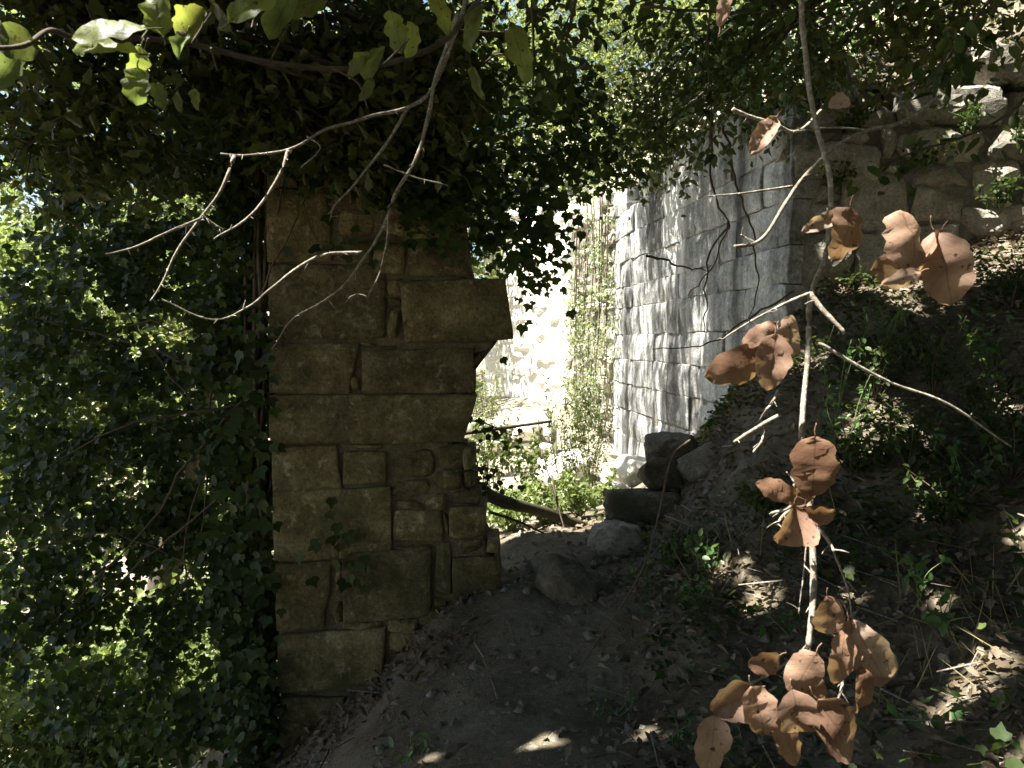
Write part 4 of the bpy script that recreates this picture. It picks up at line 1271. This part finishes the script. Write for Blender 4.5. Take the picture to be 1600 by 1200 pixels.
# drooping bare twigs at the left
db = thing('bare_branch', 'dead drooping branch with bare grey twigs hanging before the wall end', 'branch', P(620, 250, 2.0))
DB = [([(735, -30), (712, 50), (668, 150), (580, 182), (510, 203), (450, 236), (400, 242), (345, 240)], 2.2, 1.75, .0068, .0022),
      ([(450, 236), (440, 272), (410, 316), (375, 350), (335, 373)], 1.85, 1.75, .005, .002), ([(366, 244), (345, 300), (312, 342), (275, 396), (255, 440), (235, 470)], 1.75, 1.65, .0045, .002),
      ([(312, 342), (260, 365), (210, 385), (165, 397)], 1.7, 1.6, .0035, .0016), ([(315, 335), (335, 352), (350, 362)], 1.7, 1.72, .002, .001),
      ([(716, 20), (680, 130), (655, 236), (620, 300), (602, 345), (570, 402), (545, 440), (500, 475), (455, 500), (425, 545)], 2.1, 1.85, .0065, .0013),
      ([(566, 394), (520, 396), (477, 413), (420, 451), (385, 481), (333, 499), (254, 468)], 1.9, 1.75, .0045, .0016), ([(606, 335), (601, 390), (592, 430), (575, 466)], 1.95, 1.9, .003, .0014),
      ([(640, 165), (600, 230), (560, 280), (522, 320), (515, 345)], 2.1, 2.0, .005, .002), ([(600, 258), (632, 270), (700, 290)], 2.0, 2.05, .003, .0015), ([(575, 466), (560, 462), (545, 466)], 1.9, 1.9, .0016, .001),
      ([(480, 213), (500, 232), (470, 262)], 1.95, 1.9, .0025, .0012)]
for k, (pth, y0, y1, a, b) in enumerate(DB):
    tubes('stem' if k == 0 else 'twig', [pxtube(pth, y0, y1, a, b, 7, .006)], M_TWIG, db)

# leafy oak branch across the top left
ob = thing('oak_branch', 'near oak branch with large pale green leaves at the upper left', 'branch', P(250, 60, .9))
tubes('stem', [pxtube([(-30, 82), (40, 72), (78, 46), (110, 56), (170, 66), (230, 58), (300, 68), (420, 100), (520, 106), (600, 100), (700, 60), (760, -20)], .82, 1.5, .0028, .006, 7, .006)], M_BARK, ob)
for pth in [[(222, 62), (235, 40), (250, 0)], [(232, 60), (222, 90), (210, 112)], [(300, 68), (330, 20)], [(420, 100), (450, 40)], [(520, 106), (560, 130), (575, 170)], [(600, 100), (640, 60)], [(330, 75), (340, 110)]]:
    tubes('twig', [pxtube(pth, .95, .98, .0015, .001, 5, .001)], M_BARK, ob)
GL = [(165, 42, 118, 185, .42, .82), (160, 72, 104, 175, .3, .83), (214, 102, 58, 250, .5, .9), (213, 134, 56, 265, .7, .88), (283, 70, 44, 250, .6, .92), (246, 18, 70, 100, .6, .95), (300, 40, 66, 60, .6, .98),
      (392, 8, 82, 30, .55, .95), (440, 22, 84, 240, .5, 1.0), (250, 150, 46, 290, .5, 1.0), (278, 158, 34, 280, .5, 1.0), (305, 155, 34, 280, .5, 1.0), (560, 100, 52, 230, .45, 1.2), (585, 98, 60, 60, .45, 1.2),
      (572, 140, 40, 240, .4, 1.2), (620, 48, 66, 285, .5, 1.2), (642, 62, 54, 260, .6, 1.25), (20, 62, 84, 160, .6, .9), (10, 110, 72, 230, .6, 1.0), (345, 22, 60, 120, .5, 1.0), (812, 84, 92, 285, .5, 1.3), (745, 130, 54, 290, .3, 1.35), (480, 6, 70, 20, .5, 1.1),
      (740, 40, 76, 250, .5, 1.3), (690, 20, 70, 290, .5, 1.3)]
for i, (a, b, l, an, wr, Y) in enumerate(GL):
    hero_leaf(ob, a, b, Y, l, an, wr, M_PALELEAF, 3, random.uniform(.1, .4), random.uniform(0, .4), random.uniform(-.9, .9), random.uniform(.08, .2), seed=100 + i)

# bare curved branches before the right wall
rb = thing('bare_branch', 'pale curved bare branch hanging in front of the ashlar corner', 'branch', P(1280, 250, 1.7))
tubes('stem', [pxtube([(1470, 150), (1410, 190), (1358, 203), (1310, 226), (1255, 275), (1230, 312), (1200, 360), (1180, 379), (1148, 385)], 1.9, 1.6, .005, .004, 7)], M_TWIG, rb)
for pth, a, b in [([(1180, 379), (1168, 372), (1158, 367)], .003, .002), ([(1238, 291), (1180, 300), (1105, 307)], .003, .0015), ([(1283, 172), (1262, 196), (1240, 206), (1215, 196), (1175, 183), (1145, 170)], .0035, .0045), ([(1358, 203), (1300, 200), (1240, 206)], .002, .002)]:
    tubes('twig', [pxtube(pth, 1.65, 1.6, a, b, 6, .004)], M_TWIG, rb)
wt = thing('bare_twig', 'short white forked twig in the sun beside the hanging branch', 'twig', P(1180, 672, 1.3))
tubes('stem', [pxtube([(1216, 650), (1185, 668), (1147, 691)], 1.3, 1.28, .0042, .003, 7)], M_TWIG, wt)
tubes('twig', [pxtube([(1198, 661), (1193, 688), (1177, 707)], 1.3, 1.27, .0024, .0018, 6)], M_TWIG, wt)
ls = thing('leaning_stem', 'long thin dry stem leaning over the path bank', 'stem', P(870, 1090, 2.9))
tubes('stem', [pxtube([(1078, 688), (1050, 715), (1030, 800), (1015, 860), (990, 915), (935, 1000), (872, 1088)], 3.6, 2.9, .007, .0022, 6)], M_VINE, ls)
# leafy twigs dangling at the upper middle and right
for lab, pth, Y in [('dangling leafy twig against the bright foliage at the top middle', [(905, -20), (885, 60), (872, 120), (858, 150)], 2.4),
                    ('dark hanging twig with drooping leaves left of the bright foliage', [(830, -20), (833, 60), (832, 150), (828, 185)], 2.6),
                    ('leafy twig hanging over the ashlar wall top', [(1115, -20), (1105, 80), (1112, 160), (1110, 230)], 3.0),
                    ('dark green leafy twig at the upper right', [(1560, -20), (1520, 40), (1480, 90), (1450, 150)], 2.2),
                    ('leafy twig drooping before the rubble at the right', [(1640, 120), (1540, 200), (1420, 240), (1360, 270)], 2.6),
                    ('leafy twig along the top edge right of the middle', [(1000, 10), (1120, 18), (1250, 16), (1400, -5)], 2.6)]:
    t = thing('leafy_twig', lab, 'twig', P(*pth[0], Y))
    s = pxtube(pth, Y, Y, .006, .002, 5, .006)
    tubes('stem', [s], M_BARK, t)
    pp = catmull(s['pts'], 14)
    pts = np.array([tuple(random.choice(pp) + Vector((random.gauss(0, .05), random.gauss(0, .05), random.gauss(-.02, .045)))) for _ in range(54)])
    leaves_obj('foliage', pts, RNG.uniform(.035, .07, len(pts)), T_OV, M_IVY, t, 'stuff', up=.3, droop=.5)
# thin dark tubes down the ashlar face
for lab, pth in [('dark bare strand hanging down the middle of the ashlar wall', [(1112, 170), (1112, 290), (1138, 345), (1132, 372), (1105, 430), (1075, 462)]),
                 ('thin dark strand curling over the ashlar wall next to the corner', [(1130, 190), (1150, 290), (1172, 350), (1182, 420), (1178, 470), (1168, 505)]),
                 ('short dark strand branching on the shaded ashlar face', [(1138, 345), (1108, 400), (1102, 470), (1100, 520)]),
                 ('nearly level dark strand crossing the lower ashlar wall', [(1240, 455), (1180, 490), (1110, 535), (1020, 546)]),
                 ('fine dark strand across the ashlar courses', [(1010, 400), (1060, 415), (1105, 424)])]:
    v = thing('dark_strand', lab, 'vine', P(*pth[-1], 5.6))
    tubes('stem', [pxtube(pth, 5.4, 6.0, .010, .004, 6, .03)], M_VINE, v)

# ------------------------------------------------------------------ plants on the bank
GP = 'small green plants on the bank'
for px_, py_, Y_, h_, st_, nl_, sz_, lab in [
    (1330, 590, 4.0, .42, 8, 12, .035, 'bright small-leaved shrublet behind the hanging branch'), (1310, 570, 4.3, .5, 5, 9, .035, 'tall thin shoot with lit leaves under the big squared stones'),
    (1100, 850, 3.7, .26, 6, 8, .045, 'small plant with fresh lit leaves beside the leaning stem'), (1080, 920, 3.4, .16, 8, 14, .03, 'dark green ferny patch on the edge of the bank'),
    (1010, 900, 3.9, .14, 7, 10, .03, 'low green plant growing right of the pale boulder'), (1240, 905, 3.0, .12, 4, 5, .05, 'two-leaved lit seedling left of the hanging branch'),
    (1430, 1060, 2.2, .12, 3, 4, .055, 'lone green seedling in the leaf litter at the lower right'), (1440, 850, 2.9, .2, 5, 6, .06, 'broad-leaved green plant on the shaded bank'),
    (1520, 700, 3.4, .3, 6, 9, .045, 'green leafy stem in the dark bank near the right edge'), (1490, 930, 2.6, .14, 4, 5, .06, 'dull green plant among the litter by the right edge'),
    (1180, 1010, 2.7, .12, 4, 6, .045, 'bluish green plant low on the bank'), (960, 1060, 3.0, .12, 5, 9, .022, 'tiny light green herb at the foot of the bank'), (1060, 1120, 2.6, .12, 5, 9, .03, 'dark herb at the bottom of the bank edge'),
    (1380, 520, 4.6, .35, 8, 10, .04, 'leafy tuft at the foot of the rubble wall'), (1550, 480, 4.2, .35, 8, 10, .045, 'dark leafy tuft under the rubble at the right edge'), (1540, 1140, 2.1, .1, 3, 4, .05, 'drooping seedling beside the sunk grey stone'),
    (1150, 1170, 2.3, .1, 4, 6, .05, 'green plant under the lowest brown leaves'), (640, 1150, 2.9, .08, 3, 5, .05, 'small ivy plant in the litter at the foot of the wall end')]:
    p = P(px_, py_, Y_)
    herb('seedling' if h_ < .15 else 'plant', lab, (p.x, p.y, gh(p.x, p.y)), h_, st_, nl_, sz_, M_HERB, .12 + h_ * .3, GP)


GR = 'plants rooted in the rubble wall'
for px_, py_, lab in [(1300, 300, 'leafy plant rooted between stones left of the tall squared stone'), (1440, 270, 'green plant sprouting from the joint under the long stone'), (1560, 330, 'dark leafy plant on the lower rubble at the right'),
                      (1380, 150, 'dry-stemmed plant on top of the long rubble stone'), (1500, 215, 'small plant hanging below the long rubble stone'), (1590, 240, 'plant at the right edge of the rubble wall'), (1260, 190, 'leafy plant on the corner where rubble meets ashlar'), (1330, 215, 'tuft growing over the mossy corner stone')]:
    u_, z_ = on_right(px_, py_)
    herb('wall_plant', lab, FR_RIGHT.at(u_, z_, .04), .22, 8, 16, .045, M_IVY, .18, GR, 'plant', lean=(-.02, -.06))

GK = 'dark shrublets on the upper bank'
for px_, py_, Y_, h_, lab in [(1370, 560, 4.3, .4, 'dark shrublet left of centre on the upper bank'), (1460, 540, 4.2, .45, 'dark bushy shrublet under the rubble wall'), (1540, 600, 3.8, .45, 'dark shrublet by the right edge below the rubble'),
                              (1420, 660, 3.7, .35, 'low dark shrublet crossed by the long side twig'), (1580, 690, 3.4, .4, 'shaded shrublet at the right edge above the litter'), (1480, 740, 3.3, .25, 'small dark shrublet in the middle of the bank'),
                              (1330, 690, 3.9, .22, 'low dark shrublet right of the hanging stem'), (1200, 800, 4.0, .2, 'small dark shrublet beside the rounded grey rock'), (1060, 860, 4.0, .22, 'dark green shrublet beside the squared blocks'), (1580, 450, 4.5, .4, 'dense dark shrublet at the foot of the rubble, far right')]:
    p = P(px_, py_, Y_)
    herb('shrublet', lab, (p.x, p.y, gh(p.x, p.y)), h_, 16, 22, .042, M_IVY, .28, GK, 'shrub', stem_mat=M_VINE)

# ground cover that nobody could count
def scatter(n, x0, x1, y0, y1, dens):
    x = RNG.uniform(x0, x1, n)
    y = RNG.uniform(y0, y1, n)
    k = RNG.uniform(0, 1, n) < dens(x, y)
    x, y = x[k], y[k]
    return np.stack([x, y, ground_h(x, y)], 1)


def patch(x, y, f, s=0.0):
    return 0.5 + 0.5 * np.sin(f * x + 1.3 * np.sin(f * .8 * y + s)) * np.sin(f * .9 * y + 1.1 * np.sin(f * .7 * x - s))


bank = lambda x, y: 1 / (1 + np.exp(-(x - (.55 + .08 * (y - 2.5))) * 9))
pts = scatter(34000, -1.6, 4.4, 1.3, 6.2, lambda x, y: np.clip(bank(x, y) * (.45 + .55 * patch(x, y, 2.1)) + .8 * np.exp(-((y - 3.75) / .22) ** 2) * (x < -.2) + .05, 0, 1))
pts[:, 2] += RNG.uniform(.004, .035, len(pts))
tag(leaves_obj('leaf_litter', pts, RNG.uniform(.025, .068, len(pts)), T_OAK, M_LITTER, up=.75, droop=0), 'dry brown leaf litter over the bank and wall foot', 'leaf litter', kind='stuff')
pts = scatter(14000, .6, 4.4, 1.6, 6.2, lambda x, y: bank(x, y) * np.clip(patch(x, y, 3.1, 2.0) * 1.8 - .6, 0, 1) * (.4 + .6 * (y > 3)))
pts[:, 2] += RNG.uniform(.02, .14, len(pts))
tag(leaves_obj('ground_ivy', pts, RNG.uniform(.025, .055, len(pts)), T_IVY, M_IVY, up=.9, droop=0), 'low dark green ground cover in patches on the bank', 'ground cover', kind='stuff')
# dry grass blades
gp = scatter(2600, .9, 4.2, 2.2, 5.4, lambda x, y: bank(x, y) * np.clip(patch(x, y, 2.4, 4.0) * 2 - 1.0, 0, 1))
T_BLADE = (np.array([(-.012, 0, 0), (.012, 0, 0), (.009, .5, .0), (0, 1, 0), (-.009, .5, .0)]), [(0, 1, 2, 3, 4)])
tag(leaves_obj('dry_grass', gp, RNG.uniform(.10, .28, len(gp)), T_BLADE, M_STRAW, up=-.0, droop=-.55), 'wisps of dry grass standing on the bank', 'grass', kind='stuff')
# pebbles on the path
T_PEB = (np.array([(-.5, -.4, 0), (.5, -.35, 0), (.45, .4, 0), (-.4, .45, 0), (-.1, 0, .45), (.2, .1, .4)]),
         [(0, 1, 5, 4), (1, 2, 5), (2, 3, 4, 5), (3, 0, 4)])
pp_ = scatter(9000, -1.3, 1.5, 1.6, 5.4, lambda x, y: .25 + 0 * x)
tag(leaves_obj('pebbles', pp_, RNG.uniform(0, 1, len(pp_)) ** 5 * .055 + .007, T_PEB, M_RUBBLE, up=4.0, droop=0), 'scattered small pebbles on the earth path', 'pebbles', kind='stuff')
tw_ = scatter(900, -1.2, 3.6, 1.6, 5.2, lambda x, y: .25 + .5 * bank(x, y))
T_TWIG = (np.array([(-.012, 0, 0), (.012, 0, 0), (.006, 1, 0), (-.006, 1, 0), (0, 0, .02), (0, 1, .012)]), [(0, 4, 5, 3), (4, 1, 2, 5), (0, 1, 4)])
tw_[:, 2] += RNG.uniform(.004, .03, len(tw_))
tag(leaves_obj('twig_litter', tw_, RNG.uniform(.06, .3, len(tw_)), T_TWIG, M_TWIG, up=3.0, droop=0), 'fine broken twigs strewn over path and bank', 'twig litter', kind='stuff')
# litter on the hillside
hp = []
for _ in range(5000):
    x, y = random.uniform(2.0, 7), random.uniform(5.3, 13)
    if (x - A0.x) * nb_a[0] + (y - A0.y) * nb_a[1] > .15 and (x - FR_RIGHT.o.x) * nb_r[0] + (y - FR_RIGHT.o.y) * nb_r[1] > .15:
        hp.append((x, y, hill_h(x, y) + random.uniform(.01, .06)))
tag(leaves_obj('hill_litter', np.array(hp), RNG.uniform(.04, .09, len(hp)), T_OAK, M_LITTER, up=1.0, droop=0), 'dead leaves and debris on the slope above the walls', 'leaf litter', kind='stuff')
# single fallen leaves that stand out
for i, (a, b, Y, s) in enumerate([(725, 995, 3.5, .05), (745, 1000, 3.4, .045), (1450, 1090, 2.1, .06), (1540, 1010, 2.3, .06), (1390, 980, 2.6, .06), (1500, 1100, 2.1, .06), (1140, 905, 3.2, .05), (1130, 885, 3.3, .045), (850, 905, 4.0, .04), (1580, 900, 2.6, .06), (1560, 780, 3.0, .06), (1590, 770, 3.0, .05),
                                 (640, 1060, 3.2, .055), (600, 1120, 3.0, .055), (660, 1020, 3.3, .05), (1350, 1170, 2.0, .06), (1420, 1010, 2.4, .06)]):
    p = P(a, b, Y)
    me = unit_leaf(T_OAK, 'fallen_leaf', M_LITTER, 300 + i)
    o = bpy.data.objects.new('fallen_leaf', me)
    COL.objects.link(o)
    o.location = (p.x, p.y, gh(p.x, p.y) + .03)
    o.rotation_euler = (-1.35 + random.uniform(-.2, .2), random.uniform(-.2, .2), random.uniform(0, 6.28))
    o.scale = (s * 1.3,) * 3
    tag(o, 'single pale dry oak leaf lying flat on the shaded earth', 'fallen leaf', 'fallen leaves on the path and bank')
